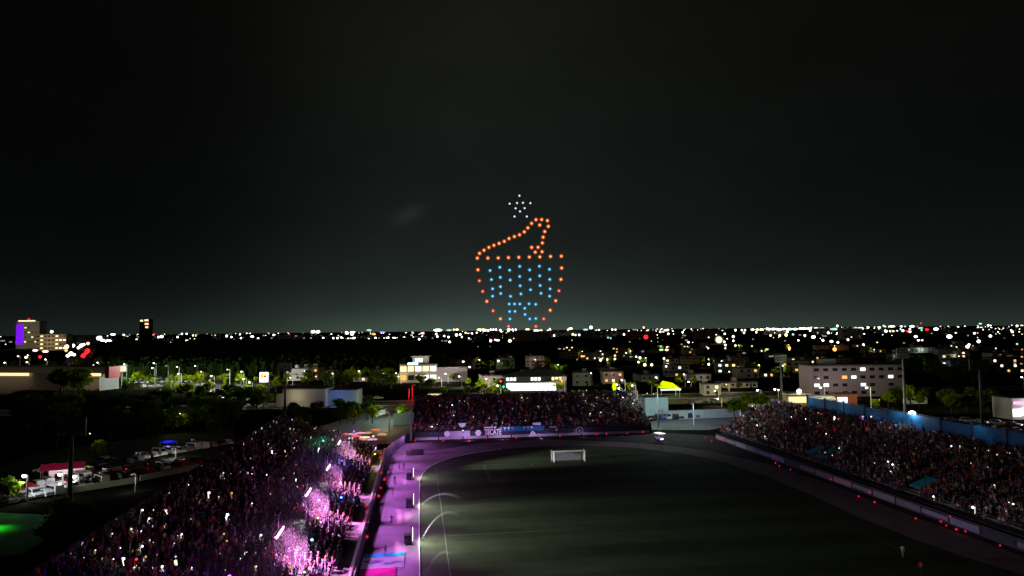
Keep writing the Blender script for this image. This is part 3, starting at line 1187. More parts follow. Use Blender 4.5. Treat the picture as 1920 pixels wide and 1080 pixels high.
def person_mesh(kind):
    """one continuous skinned body; face slots: skin, shirt, trousers, hair, shoes"""
    J = pose(kind)
    names = list(J)
    me = bpy.data.meshes.new('body_' + kind)
    me.from_pydata([J[k] for k in names], [(names.index(a), names.index(c)) for a, c in BONES], [])
    o = bpy.data.objects.new('body', me)
    COL.objects.link(o)
    o.modifiers.new('skin', 'SKIN')
    o.modifiers['skin'].branch_smoothing = .4
    for i, k in enumerate(names):
        r = RAD.get(k, RAD.get(k[:2]))
        sv = me.skin_vertices[0].data[i]
        sv.radius = r
        sv.use_root = (k == 'pelvis')
    ss = o.modifiers.new('sub', 'SUBSURF')
    ss.levels = 1
    ss.render_levels = 1
    dg = bpy.context.evaluated_depsgraph_get()
    out = bpy.data.meshes.new_from_object(o.evaluated_get(dg))
    bpy.data.objects.remove(o)
    out.name = 'person_' + kind
    seg = [(Vector(J[a]), Vector(J[c]), c) for a, c in BONES]
    hc = Vector(J['head'])
    for p in out.polygons:
        c = p.center
        best, bm_ = 9, 0
        for A, B_, nm in seg:
            t = max(0, min(1, (c - A).dot(B_ - A) / max((B_ - A).length_squared, 1e-6)))
            d = (A + (B_ - A) * t - c).length
            if d < best:
                best = d
                bm_ = BMAT.get(nm, BMAT.get(nm[:2], 1))
        if bm_ == 0 and (c - hc).length < .2 and (c.z > hc.z + .07 or (c.y < hc.y - .01 and c.z > hc.z - .06)):
            bm_ = 3
        p.material_index = bm_
        p.use_smooth = True
    # nose, eyes, ears and hair volume belong to the same body mesh
    bm = bmesh.new()
    bm.from_mesh(out)

    def blob(x, y, z, r, mi, sx=1, sy=1, sz=1):
        g = bmesh.ops.create_icosphere(bm, subdivisions=1, radius=r)
        fs = set()
        for v in g['verts']:
            v.co = Vector((v.co.x * sx + x, v.co.y * sy + y, v.co.z * sz + z))
            fs.update(v.link_faces)
        for f in fs:
            f.material_index = mi
            f.smooth = True
    blob(hc.x, hc.y + .092, hc.z - .01, .022, 0, .8, 1.1, 1.3)
    for s in (-1, 1):
        blob(hc.x + s * .035, hc.y + .086, hc.z + .022, .011, 3)
        blob(hc.x + s * .088, hc.y, hc.z, .026, 0, .5, .8, 1.2)
    blob(hc.x, hc.y + .082, hc.z - .05, .018, 0, 1.6, .6, .5)
    blob(hc.x, hc.y - .018, hc.z + .055, .105, 3, .93, 1.0, .82)
    bm.to_mesh(out)
    bm.free()
    for k in range(5):
        out.materials.append(M_shoe)
    return out


POSES = {'stand': 'standing with arms down', 'filming': 'standing, one hand raised to film', 'photo': 'both hands held before the face',
         'cheer': 'cheering with both arms up', 'clap': 'clapping', 'wave': 'waving one arm', 'sit': 'seated with hands on knees', 'sit_filming': 'seated with one hand raised'}
PM = {k: person_mesh(k) for k in list(POSES) + ['walk']}


def person(loc, rz, kind, sk, hi, sh, pa, scale=1.0):
    o = mesh_obj('person', PM[kind], None, loc, rz)
    o.scale = (scale, scale, scale)
    for i, mm in enumerate((SKIN[sk], SHIRT[sh][1], PANTS[pa][1], HAIR[hi][1], M_shoe)):
        o.material_slots[i].link = 'OBJECT'
        o.material_slots[i].material = mm
    return o


# --- every place on the three terraces
places = []      # (pos, facing, row, c)


def fill(frame, rows, run, rise, z0, c0, c1, sh0, sh1, face, stand, density, gaps):
    for k in range(rows):
        a = (k + .45) * run
        c = c0 + sh0 * a + RNG.uniform(0, .5)
        end = c1 + sh1 * a
        while c < end:
            nz_ = .5 + .5 * math.sin(c * .9 + k * .7 + 3 * math.sin(k * .45 + c * .21)) * math.sin(c * .33 - k * .5)
            if RNG.random() < density(c, k / rows) * (.62 + .38 * nz_) and not any(g0 < c < g1 and k0 <= k < k1 for g0, g1, k0, k1 in gaps):
                p = frame(a + RNG.uniform(-.12, .12), c, z0 + k * rise)
                places.append((p, face + RNG.normal(0, .35), k, c, stand))
            c += RNG.uniform(.46, .68)


aisL = [(c, c + 1.2, 0, 99) for c in range(-118, 10, 16)]
aisR = [(c, c + 1.2, 0, 99) for c in range(-88, 40, 15)] + [(-18.2, -14.8, 0, 7), (-22, -19, 0, 7), (-51, -47, 0, 7), (-81, -77, 0, 7)]
aisE = [(c, c + 1.0, 0, 99) for c in (-24, -12, 0, 12, 24)] + [(c_at(856), c_at(879), 0, 3), (c_at(996), c_at(1018), 0, 3), (5, 9, 5, 10)]
fill(fL, NL, RUN_L, RISE_L, ZL0 - .2, -124, 9.3, 0, 0, TH - PI / 2, 'L', lambda c, r: .86, aisL)
fill(fR, NR, RUN_R, RISE_R, 2.0, -94, 25.5, 0, .42, TH + PI / 2, 'R', lambda c, r: .88, aisR)
fill(fE, NE, RUN_E, RISE_E, 2.2, -36, 33.2, .02, -.02, TH + PI, 'E', lambda c, r: .86, aisE)

vis = []
for i, (p, rz, k, c, st) in enumerate(places):
    x, y, w = proj((p.x, p.y, p.z + 1.2))
    if -25 < x < 1945 and y < 1100 and w > 0:
        vis.append((w, i, x, y))
vis.sort()
near_idx = [i for w, i, x, y in vis if 0 < x < 1920 and y < 1078][:280]
near_set = set(near_idx)

combos = [(sh, pa, hi, ps) for sh in range(len(SHIRT)) for pa in range(5) for hi in range(3) for ps in POSES]
random.shuffle(combos)
# most people wear dark clothes
combos.sort(key=lambda t: (t[1] == 4) * .6 + (t[2] == 2) * .5 + (t[0] in (0, 4, 5, 6, 9, 10, 12)) * .42 + random.random())
PHONES = []      # (pos, facing, colour index, stand)
for n_, i in enumerate(near_idx):
    p, rz, k, c, st = places[i]
    sh, pa, hi, ps = combos[n_]
    sc_ = RNG.uniform(.92, 1.06)
    o = person(p, rz, ps, int(RNG.integers(0, 3)), hi, sh, pa, sc_)
    nm = PANTS[pa][0]
    where = 'in the long dark stand'
    tag(o, f'{HAIR[hi][0]}-haired fan in {SHIRT[sh][0]} shirt and {nm}, {POSES[ps]}', 'person', 'fans standing and sitting in the lower part of the dark stand')
    if ps in ('filming', 'sit_filming', 'photo') and RNG.random() < .45:
        J = pose(ps)
        q = Vector(J['fiR']) * sc_ + Vector((0 if ps != 'photo' else -.05, .03, .03))
        q.rotate(Matrix.Rotation(rz, 3, 'Z'))
        PHONES.append((p + q, rz, int(RNG.integers(0, 4)), st, 1))

# --- the rest of the crowd: one mass per terrace
def low_person(kind):
    b = MB()
    cols = []

    def part(f, c):
        n0 = len(b.v)
        f()
        cols.extend([c] * (len(b.v) - n0))
    sit = kind == 0
    dz = -.44 if sit else 0
    part(lambda: b.ball((0, .02, 1.60 + dz), .115, n=6, rings=4, sz=1.15), 0)
    part(lambda: b.ball((0, -.02, 1.65 + dz), .118, n=6, rings=3, sz=.95), 3)
    tor = [(-.21, -.10), (-.24, 0), (-.19, .11), (.19, .11), (.24, 0), (.21, -.10)]
    def torso():
        vs = [(x * .72, y * .9, .86 + dz) for x, y in tor] + [(x, y, 1.36 + dz) for x, y in tor] + [(x * .45, y * .5, 1.49 + dz) for x, y in tor]
        fs = [(i, (i + 1) % 6, 6 + (i + 1) % 6, 6 + i) for i in range(6)] + [(6 + i, 6 + (i + 1) % 6, 12 + (i + 1) % 6, 12 + i) for i in range(6)]
        b.add(vs, fs + [(12, 13, 14, 15, 16, 17)])
    part(torso, 1)
    if kind == 2:
        arms = [((.22, 0, 1.40), (.33, .05, 1.62), (.28, .08, 1.92)), ((-.22, 0, 1.40), (-.33, .05, 1.62), (-.28, .08, 1.92))]
    elif kind == 3:
        arms = [((.22, 0, 1.40), (.27, .2, 1.32), (.12, .40, 1.58)), ((-.22, 0, 1.40), (-.26, 0, 1.14), (-.22, .12, .92))]
    else:
        arms = [((s * .22, 0, 1.40 + dz), (s * .27, .02, 1.14 + dz), (s * .16, .26, 1.0 + dz)) for s in (-1, 1)]
    for a0_, a1_, a2_ in arms:
        part(lambda: b.tube(a0_, a1_, .06, .05, n=4, caps=False), 1)
        part(lambda: b.tube(a1_, a2_, .048, .038, n=4), 0)
    for s in (-1, 1):
        if sit:
            part(lambda: b.tube((s * .1, 0, .50), (s * .13, .42, .50), .095, .07, n=4, caps=False), 2)
            part(lambda: b.tube((s * .13, .42, .52), (s * .13, .40, .02), .07, .05, n=4), 2)
        else:
            part(lambda: b.tube((s * .1, 0, .92), (s * .12, .02, .02), .10, .055, n=4), 2)
    return b, np.array(cols)


LOW = [low_person(k) for k in range(4)]
M_crowd = bpy.data.materials.new('crowd_clothes')
M_crowd.use_nodes = True
nt = M_crowd.node_tree
bs = nt.nodes['Principled BSDF']
bs.inputs['Roughness'].default_value = .85
bs.inputs['Specular IOR Level'].default_value = .15
a_ = nt.nodes.new('ShaderNodeAttribute')
a_.attribute_name = 'Col'
nt.links.new(a_.outputs['Color'], bs.inputs['Base Color'])
SK_ = np.array([(.50, .32, .24), (.36, .20, .13), (.22, .12, .08)])
SH_ = np.array([(.70, .68, .66), (.02, .02, .022), (.022, .02, .03), (.30, .02, .02), (.58, .05, .04), (.55, .20, .05), (.04, .36, .44), (.22, .40, .62), (.02, .03, .10),
                (.30, .30, .31), (.62, .26, .36), (.03, .03, .04), (.14, .13, .14), (.48, .38, .26), (.20, .06, .28), (.09, .05, .04), (.66, .5, .08), (.05, .05, .07)])
SHP = np.array([.045, .14, .13, .09, .035, .015, .015, .02, .11, .04, .035, .13, .08, .04, .05, .06, .006, .05])
SHP /= SHP.sum()
PA_ = np.array([(.05, .07, .14), (.02, .02, .022), (.16, .16, .17), (.26, .2, .12), (.03, .03, .035)])
HA_ = np.array([(.012, .011, .010), (.05, .028, .016), (.02, .018, .016), (.22, .21, .20)])
for st, nm, par in (('L', 'long dark stand', stL), ('R', 'long stand with the blue back wall', stR), ('E', 'short stand behind the goal', stE)):
    V, F, C = [], [], []
    LS, LT = [], []
    base = 0
    idx = [i for i, p in enumerate(places) if p[4] == st and i not in near_set]
    keep = []
    for i in idx:
        p = places[i][0]
        x, y, w = proj((p.x, p.y, p.z + 1.0))
        if w > 0 and -120 < x < 2040 and y < 1200:
            keep.append(i)
    kinds = RNG.choice(4, size=len(keep), p=[.38, .38, .12, .12])
    for kd in range(4):
        sel = [keep[j] for j in range(len(keep)) if kinds[j] == kd]
        if not sel:
            continue
        tb, tc_ = LOW[kd]
        tv = np.array(tb.v)
        P = np.array([tuple(places[i][0]) for i in sel])
        A = np.array([places[i][1] for i in sel])
        s_ = RNG.uniform(.9, 1.08, len(sel))
        ca, sa = np.cos(A)[:, None], np.sin(A)[:, None]
        X = (tv[None, :, 0] * ca - tv[None, :, 1] * sa) * s_[:, None] + P[:, 0:1]
        Y = (tv[None, :, 0] * sa + tv[None, :, 1] * ca) * s_[:, None] + P[:, 1:2]
        Z = tv[None, :, 2] * s_[:, None] + P[:, 2:3]
        VV = np.stack([X, Y, Z], -1).reshape(-1, 3)
        pal_ = np.stack([SK_[RNG.integers(0, 3, len(sel))], SH_[RNG.choice(len(SH_), size=len(sel), p=SHP)], PA_[RNG.integers(0, 5, len(sel))], HA_[RNG.integers(0, 4, len(sel))]], 1)
        CC = pal_[:, tc_, :].reshape(-1, 3)
        V.append(VV)
        C.append(CC)
        lens_ = np.array([len(f) for f in tb.f])
        flat = np.concatenate([np.array(f) for f in tb.f])
        LT.append(np.tile(lens_, len(sel)))
        LS.append((flat[None, :] + (np.arange(len(sel)) * len(tv))[:, None] + base).reshape(-1))
        base += len(VV)
    V = np.concatenate(V)
    C = np.concatenate(C)
    LT = np.concatenate(LT)
    LS = np.concatenate(LS)
    me = bpy.data.meshes.new('crowd')
    me.vertices.add(len(V))
    me.vertices.foreach_set('co', V.astype(np.float32).ravel())
    me.loops.add(len(LS))
    me.loops.foreach_set('vertex_index', LS.astype(np.int32))
    me.polygons.add(len(LT))
    me.polygons.foreach_set('loop_start', np.concatenate([[0], np.cumsum(LT)[:-1]]).astype(np.int32))
    me.update(calc_edges=True)
    ca_ = me.color_attributes.new('Col', 'FLOAT_COLOR', 'POINT')
    ca_.data.foreach_set('color', np.concatenate([C, np.ones((len(C), 1))], 1).astype(np.float32).ravel())
    me.materials.append(M_crowd)
    o = mesh_obj('crowd', me)
    tag(o, f'mass of fans filling the {nm}', None, None, 'stuff')

# --- people working on the strip
for px, py, rz, ps, sh, pa, lab in (
        (749, 880, 2.4, 'stand', 1, 1, 'steward in black standing far up the lit strip, the darker of a pair'),
        (757, 882, 1.2, 'stand', 1, 1, 'second person in black standing beside the steward in black far up the lit strip'),
        (740, 908, .3, 'stand', 1, 1, 'person in black standing on the strip level with the farthest field light'),
        (723, 909, 1.9, 'walk', 1, 1, 'steward in black walking close below the dark wall'),
        (728, 897, 1.0, 'stand', 0, 2, 'person in a white shirt standing by the dark wall, far up the strip'),
        (737, 935, -1.4, 'stand', 1, 1, 'person in black standing on the strip before the middle field light'),
        (734, 985, 2.8, 'stand', 1, 1, 'person in black standing alone in the middle of the lit strip'),
        (722, 1043, .2, 'stand', 1, 0, 'person in black standing behind the big banner'),
        (1693, 1046, -1.0, 'stand', 8, 2, 'person in grey standing at the dark edge of the pitch'),
        (1728, 1078, -.8, 'walk', 3, 1, 'person in dark red walking at the dark edge of the pitch')):
    tag(person(G(px, py, .03), rz, ps, 1, 0, sh, pa), lab, 'person', 'people working beside the pitch')

# --- phones held up and lit in the stands
PH = [('white', glow('phone_white', (1, .96, .95), 4.0)), ('dim bluish', glow('phone_cold', (.75, .78, 1), .9)), ('warm white', glow('phone_warm', (1, .80, .55), 1.6)),
      ('amber', glow('phone_amber', (1, .52, .14), .9)), ('red', glow('phone_red', (1, .04, .05), 2.0)), ('violet', glow('phone_violet', (.62, .35, 1), 2.0))]
M_case = mat('phone_case', (.02, .02, .02), .4)


def phone_mesh(k):
    b = MB()
    b.box((0, .004, 0), (.085, .010, .165), mi=0)
    b.box((0, -.004, 0), (.079, .006, .158), mi=1)
    b.ball((0, .018, .055), .030, n=6, rings=4, mi=1)
    return b.mesh('phone', [M_case, PH[k][1]])


PHM = [phone_mesh(k) for k in range(6)]
far_vis = [(w, i, x, y) for w, i, x, y in vis if i not in near_set and 0 < x < 1920 and y < 1075]
random.shuffle(far_vis)
quota = {'L': 92, 'E': 44, 'R': 52}
for w, i, x, y in far_vis:
    p, rz, k, c, st = places[i]
    if quota[st] <= 0:
        continue
    quota[st] -= 1
    q = Vector((.13, .44, 1.68))
    q.rotate(Matrix.Rotation(rz, 3, 'Z'))
    kk = int(RNG.choice(6, p=[.24, .24, .24, .16, .06, .06] if st != 'R' else [.30, .16, .2, .12, .14, .08]))
    PHONES.append((p + q, rz, kk, st, 0))


def on_stand(px, py, st, up=1.9):
    """where the line of sight meets the heads of a terrace"""
    fr, z0, sl = {'L': (fL, ZL0 - .2, RISE_L / RUN_L), 'R': (fR, 2.0, RISE_R / RUN_R), 'E': (fE, 2.2, RISE_E / RUN_E)}[st]
    A, B, C_ = fr(0, 0, z0 + up), fr(10, 0, z0 + up + 10 * sl), fr(0, 10, z0 + up)
    nrm = (B - A).cross(C_ - A)
    d = ray(px, py)
    return Vector((0, 0, H)) + d * ((A - Vector((0, 0, H))).dot(nrm) / d.dot(nrm))


BIG = []  # bright lights put in as oversized phones for their glare
for px, py, st, kk, sc_ in ((1665, 868, 'R', 0, 5), (1674, 874, 'R', 0, 6), (1671, 886, 'R', 2, 4.5), (1784, 839, 'R', 0, 5), (1750, 934, 'R', 0, 5), (1826, 956, 'R', 0, 7.5), (1900, 948, 'R', 0, 4.5),
                            (1618, 784, 'R', 5, 7), (1634, 783, 'R', 0, 5), (1549, 815, 'R', 0, 4), (1534, 775, 'R', 2, 3.5), (1492, 770, 'R', 2, 3.5), (1865, 912, 'R', 2, 4), (1800, 838, 'R', 2, 3.5),
                            (391, 928, 'L', 0, 5.5), (425, 969, 'L', 0, 5.5), (231, 1053, 'L', 0, 5), (248, 995, 'L', 2, 4), (273, 1048, 'L', 3, 4), (255, 1053, 'L', 4, 4.5), (312, 960, 'L', 2, 4), (594, 975, 'L', 2, 7),
                            (489, 1007, 'L', 0, 4.5), (597, 844, 'L', 0, 6), (340, 1005, 'L', 0, 3.5), (420, 1005, 'L', 3, 4.5), (480, 1066, 'L', 2, 4), (434, 929, 'L', 3, 6), (278, 975, 'L', 0, 3.5), (305, 1066, 'L', 0, 4),
                            (848, 761, 'E', 0, 5.5), (810, 802, 'E', 0, 6), (820, 797, 'E', 2, 4), (868, 809, 'E', 0, 5), (862, 753, 'E', 2, 4), (1168, 747, 'E', 0, 6), (1119, 747, 'E', 2, 5), (1139, 748, 'E', 2, 4), (1107, 777, 'E', 0, 4.5), (1098, 753, 'E', 2, 4)):
    PHONES.append((on_stand(px, py, st), TH + {'L': -PI / 2, 'R': PI / 2, 'E': PI}[st], kk, st, sc_))
STN = {'L': 'the long dark stand', 'R': 'the blue-walled stand', 'E': 'the goal-end stand'}
pho = []
for p, rz, kk, st, nearp in PHONES:
    x, y, w = proj(p)
    o = mesh_obj('phone', PHM[kk], None, p, rz + RNG.normal(0, .5))
    o.rotation_euler.x = RNG.normal(.15, .2)
    s_ = (nearp * .85) if nearp > 1 else float(RNG.choice([1.2, 1.7, 2.4, 3.4], p=[.46, .32, .16, .06])) * max(1.0, w / 115)  # scaled up with distance to stand in for glare
    o.scale = (s_, s_, s_)
    if st == 'L':
        tier = 'by the stage lights' if x > 480 else ('low in the picture' if y > 960 else ('half way up' if y > 880 else 'at the far end'))
    elif st == 'E':
        tier = ('upper rows, ' if y < 768 else 'lower rows, ') + ('left third' if x < 920 else ('middle third' if x < 1070 else 'right third'))
    else:
        tier = ('upper rows, ' if y < 850 + (x - 1400) * .18 else 'lower rows, ') + ('far end' if x < 1560 else ('middle' if x < 1740 else 'near end'))
    tag(o, f'{PH[kk][0]} phone light in {STN[st]}, {tier}', 'phone', 'lit phones held up in the stands')
    pho.append(o)
ordinals(pho)

# ================================================================== RED MARKER LIGHTS ON THE BOARDS
G_red = glow('red_lamp', (1, .02, .05), 1.5)
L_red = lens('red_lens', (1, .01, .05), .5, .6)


def marker_mesh():
    b = MB()
    b.tube((0, 0, 0), (0, 0, .25), .07, .06, n=8, mi=0)
    b.ball((0, 0, .38), .16, n=8, rings=5, mi=1)
    b.ball((0, 0, .38), .30, n=10, rings=6, mi=2)  # oversized shell put in as the lamp's soft halo
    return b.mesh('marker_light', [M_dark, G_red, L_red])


MK = marker_mesh()
mk = []
for px, py, z, where in (
        (715, 849, 3.1, 'dark strip wall'), (713, 858, 3.1, 'dark strip wall'), (715, 887, 1.3, 'dark strip wall'), (721, 899, 1.8, 'dark strip wall'), (714, 914, 1.3, 'dark strip wall'),
        (710, 930, 1.3, 'dark strip wall'), (687, 947, 3.1, 'dark strip wall'), (688, 960, 3.1, 'dark strip wall'), (683, 978, 3.1, 'dark strip wall'), (688, 1006, 1.6, 'dark strip wall'),
        (675, 1031, 1.4, 'dark strip wall'), (659, 1064, 3.1, 'dark strip wall'), (731, 835, 2.5, 'curved corner wall'), (769, 845, 1.5, 'black equipment box'),
        (778, 826, .3, 'goal-end boards'), (831, 827, .3, 'goal-end boards'), (879, 826, .4, 'goal-end boards'), (911, 821, .8, 'goal-end boards'), (968, 821, .3, 'goal-end boards'), (1050, 817, .4, 'goal-end boards'),
        (1118, 814, .4, 'goal-end boards'), (1137, 813, .6, 'goal-end boards'), (1176, 812, .5, 'goal-end boards'), (1205, 810, .6, 'goal-end boards'), (779, 796, 4.3, 'pale side wall'),
        (1322, 820, .8, 'long right-hand boards'), (1334, 826, .8, 'long right-hand boards'), (1454, 867, 1.0, 'long right-hand boards'), (1461, 872, .8, 'long right-hand boards'), (1482, 879, 1.0, 'long right-hand boards'), (1558, 897, 1.5, 'long right-hand boards'),
        (1610, 929, 1.0, 'long right-hand boards'), (1630, 922, 1.6, 'long right-hand boards'), (1640, 940, 1.0, 'long right-hand boards'), (1717, 970, .6, 'long right-hand boards'), (1764, 976, 1.2, 'long right-hand boards'), (1774, 983, 1.0, 'long right-hand boards'),
        (1793, 991, .8, 'long right-hand boards'), (1810, 994, .8, 'long right-hand boards'), (1875, 1020, 1.0, 'long right-hand boards'), (1781, 966, 2.5, 'long right-hand boards')):
    p = G(px, py, z)
    o = mesh_obj('marker_light', MK, None, (p.x, p.y, p.z - .38))
    s_ = float(RNG.uniform(.75, 1.15)) * (.62 if px > 1300 else 1)
    o.scale = (s_, s_, s_)
    mk.append(tag(o, f'small red marker light on the {where}', 'lamp', 'red marker lights round the pitch'))
ordinals(mk)

# ================================================================== THE DRONE SHOW
def drone_mesh():
    b = MB()
    b.box((0, 0, 0), (.26, .26, .10), mi=0, taper=.8)
    for sx in (-1, 1):
        for sy in (-1, 1):
            b.tube((sx * .09, sy * .09, .02), (sx * .26, sy * .26, .03), .018, n=6, mi=0)
            b.tube((sx * .26, sy * .26, .01), (sx * .26, sy * .26, .07), .03, n=6, mi=0)
            b.box((sx * .26, sy * .26, .078), (.30, .024, .008), rz=sx * .6 + sy * .3, mi=0)
    for s in (-1, 1):
        b.tube((s * .1, -.12, -.05), (s * .13, -.14, -.18), .012, n=5, mi=0)
        b.tube((s * .1, .12, -.05), (s * .13, .14, -.18), .012, n=5, mi=0)
    return b.mesh('drone', [M_black])


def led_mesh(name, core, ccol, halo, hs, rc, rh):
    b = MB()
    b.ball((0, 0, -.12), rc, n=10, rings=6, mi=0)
    b.ball((0, 0, -.12), rh * .72, n=12, rings=8, mi=1)  # this and the outer ball are halos put in for bloom
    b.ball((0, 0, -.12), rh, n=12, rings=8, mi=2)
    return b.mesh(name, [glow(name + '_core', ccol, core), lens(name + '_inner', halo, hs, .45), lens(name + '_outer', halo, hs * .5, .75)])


DM = drone_mesh()
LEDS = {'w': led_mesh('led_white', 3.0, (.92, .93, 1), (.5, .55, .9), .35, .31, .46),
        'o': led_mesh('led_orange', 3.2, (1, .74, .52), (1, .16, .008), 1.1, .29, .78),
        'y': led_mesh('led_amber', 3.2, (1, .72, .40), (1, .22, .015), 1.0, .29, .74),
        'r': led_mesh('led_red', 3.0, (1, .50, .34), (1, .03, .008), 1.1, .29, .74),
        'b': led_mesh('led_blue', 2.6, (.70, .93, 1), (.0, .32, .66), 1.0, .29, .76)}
DR_D = 232.0
k_ = 230 / 828.0
X0, Y0 = 860.0, 340.0
white = [(410, 97), (344, 151), (394, 146), (434, 145), (484, 147), (384, 182), (445, 181), (414, 203), (377, 237), (460, 237)]
beak = [(126, 518), (141, 486), (171, 465), (204, 446), (238, 432), (273, 419), (308, 405), (340, 386), (376, 373), (411, 361), (443, 341), (467, 314), (492, 284), (522, 259), (560, 258), (599, 265)]
head = [(547, 295), (605, 304), (581, 339), (570, 377), (565, 416), (536, 445), (493, 446), (517, 478), (563, 475)]
rim = [(197, 518), (267, 517), (336, 515), (406, 513), (477, 511), (548, 510), (620, 507), (693, 505)]
lside = [(130, 597), (140, 671), (162, 743), (190, 810), (232, 874), (282, 928), (337, 979)]
rside = [(695, 585), (690, 662), (677, 739), (655, 806), (618, 870), (574, 928), (521, 979)]
blue = [(212, 602), (278, 580), (344, 600), (412, 574), (479, 598), (545, 573), (613, 594), (221, 663), (281, 648), (348, 666), (412, 642), (482, 663), (547, 638), (615, 662),
        (229, 725), (282, 711), (415, 705), (485, 732), (550, 703), (617, 726), (229, 775), (284, 757), (350, 776), (420, 760), (556, 756), (614, 775)]
fc = [(341, 828), (377, 828), (413, 828), (344, 879), (380, 878), (346, 929), (475, 827), (520, 830), (446, 857), (448, 899), (480, 929), (521, 926)]
extra = []


def fly(pts, key, lab, seqname, cols=None):
    names = ['first', 'second', 'third', 'fourth', 'fifth', 'sixth', 'seventh', 'eighth', 'ninth', 'tenth', 'eleventh', 'twelfth', 'thirteenth', 'fourteenth', 'fifteenth', 'sixteenth']
    for i, (x, y) in enumerate(pts):
        kk = cols[i] if cols else key
        p = at(X0 + x * k_, Y0 + y * k_, DR_D + RNG.uniform(-.6, .6))
        o = mesh_obj('drone', DM, None, (p.x, p.y, p.z + .12), float(RNG.uniform(0, 6)))
        cn = {'w': 'white', 'o': 'orange', 'y': 'amber', 'r': 'red', 'b': 'blue'}[kk]
        if seqname is None:
            tag(o, f'{cn} lit drone {lab[i]}', 'drone', 'light show drones in the sky')
        else:
            tag(o, f'{cn} lit drone {lab}, {names[i]} {seqname}', 'drone', 'light show drones in the sky')
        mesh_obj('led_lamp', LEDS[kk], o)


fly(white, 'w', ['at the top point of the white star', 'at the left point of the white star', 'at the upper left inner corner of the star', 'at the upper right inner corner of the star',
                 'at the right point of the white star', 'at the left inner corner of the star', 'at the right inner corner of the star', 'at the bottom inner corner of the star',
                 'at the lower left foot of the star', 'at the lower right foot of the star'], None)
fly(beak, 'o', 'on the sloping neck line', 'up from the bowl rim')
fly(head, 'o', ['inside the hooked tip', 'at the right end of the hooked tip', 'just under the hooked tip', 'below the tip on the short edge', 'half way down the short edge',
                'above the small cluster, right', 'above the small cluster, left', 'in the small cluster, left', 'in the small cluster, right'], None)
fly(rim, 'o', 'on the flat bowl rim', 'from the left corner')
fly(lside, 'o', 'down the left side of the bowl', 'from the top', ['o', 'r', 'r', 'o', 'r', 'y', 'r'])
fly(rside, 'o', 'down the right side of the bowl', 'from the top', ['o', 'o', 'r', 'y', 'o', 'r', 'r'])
rows = ['top', 'second', 'third', 'bottom']
lab = []
for i in range(26):
    r_ = 0 if i < 7 else (1 if i < 14 else (2 if i < 20 else 3))
    j = i - (0, 7, 14, 20)[r_]
    lab.append(f'in the {rows[r_]} row of big letters, {["first", "second", "third", "fourth", "fifth", "sixth", "seventh"][j]} across')
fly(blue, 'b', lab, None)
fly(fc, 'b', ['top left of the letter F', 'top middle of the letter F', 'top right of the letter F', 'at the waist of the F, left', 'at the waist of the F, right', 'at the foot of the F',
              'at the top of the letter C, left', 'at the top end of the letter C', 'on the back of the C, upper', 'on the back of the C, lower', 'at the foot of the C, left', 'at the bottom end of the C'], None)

# ================================================================== FLOODLIGHT MASTS (dark)
def mast(px, py_top, dist, label, w=4.6, hh=3.2):
    p = at(px, py_top, dist)
    h = p.z
    o = empty('floodlight_mast', (p.x, p.y, 0), TH, label, 'floodlight mast', 'unlit floodlight masts round the stadium')
    MB().tube((0, 0, 0), (0, 0, h - hh), .46, .32, n=12).build('pole', mat('mast_grey', (.16, .17, .18), .6, metal=.3), o)
    MB().box((0, 0, h - hh / 2), (w, .3, hh)).build('head_frame', mat('mast_grey', (.16, .17, .18)), o)
    for i in range(5):
        for j in range(3):
            MB().tube((-w / 2 + (i + .5) * w / 5, -.16, h - hh + (j + .5) * hh / 3), (-w / 2 + (i + .5) * w / 5, -.5, h - hh + (j + .5) * hh / 3 - .1), .22, .34, n=8).build('lamp_head', M_steel, o)


mast(135, 782, 118, 'dark floodlight mast at the lower left beside the lit car park')
mast(535, 680, 250, 'dark floodlight mast before the low cream building')
mast(1463, 664, 265, 'thin dark floodlight mast beside the four-storey block')
mast(1692, 655, 240, 'dark floodlight mast at the right end of the four-storey block')
mast(1836, 674, 195, 'pale grey floodlight mast standing behind the blue wall, blue lamp beside its head', 6.5, 3.0)

# ================================================================== BUILDINGS
M_wall = [('cream', mat('wall_cream', (.46, .42, .33), .9)), ('white', mat('wall_white', (.60, .59, .56), .9)), ('pink', mat('wall_pink', (.46, .28, .27), .9)),
          ('grey', mat('wall_grey', (.26, .26, .27), .9)), ('ochre', mat('wall_ochre', (.36, .25, .12), .9)), ('pale blue', mat('wall_blue', (.26, .33, .42), .9)), ('mauve', mat('wall_mauve', (.36, .29, .33), .9))]
M_roof = mat('roof_felt', (.09, .09, .10), .9)
M_glass = mat('dark_glass', (.02, .022, .028), .15, var=.2, spec=.6)
M_trim = mat('trim', (.40, .39, .37), .8)
WINS = {'w': glow('window_white', (1, .96, .88), 2.2), 'y': glow('window_yellow', (1, .80, .36), 1.9), 'd': M_glass, 'c': glow('window_cold', (.78, .95, 1), 1.6), 'a': glow('window_amber', (1, .45, .10), 1.4)}


def ds_near(c):
    return c[1] < 900


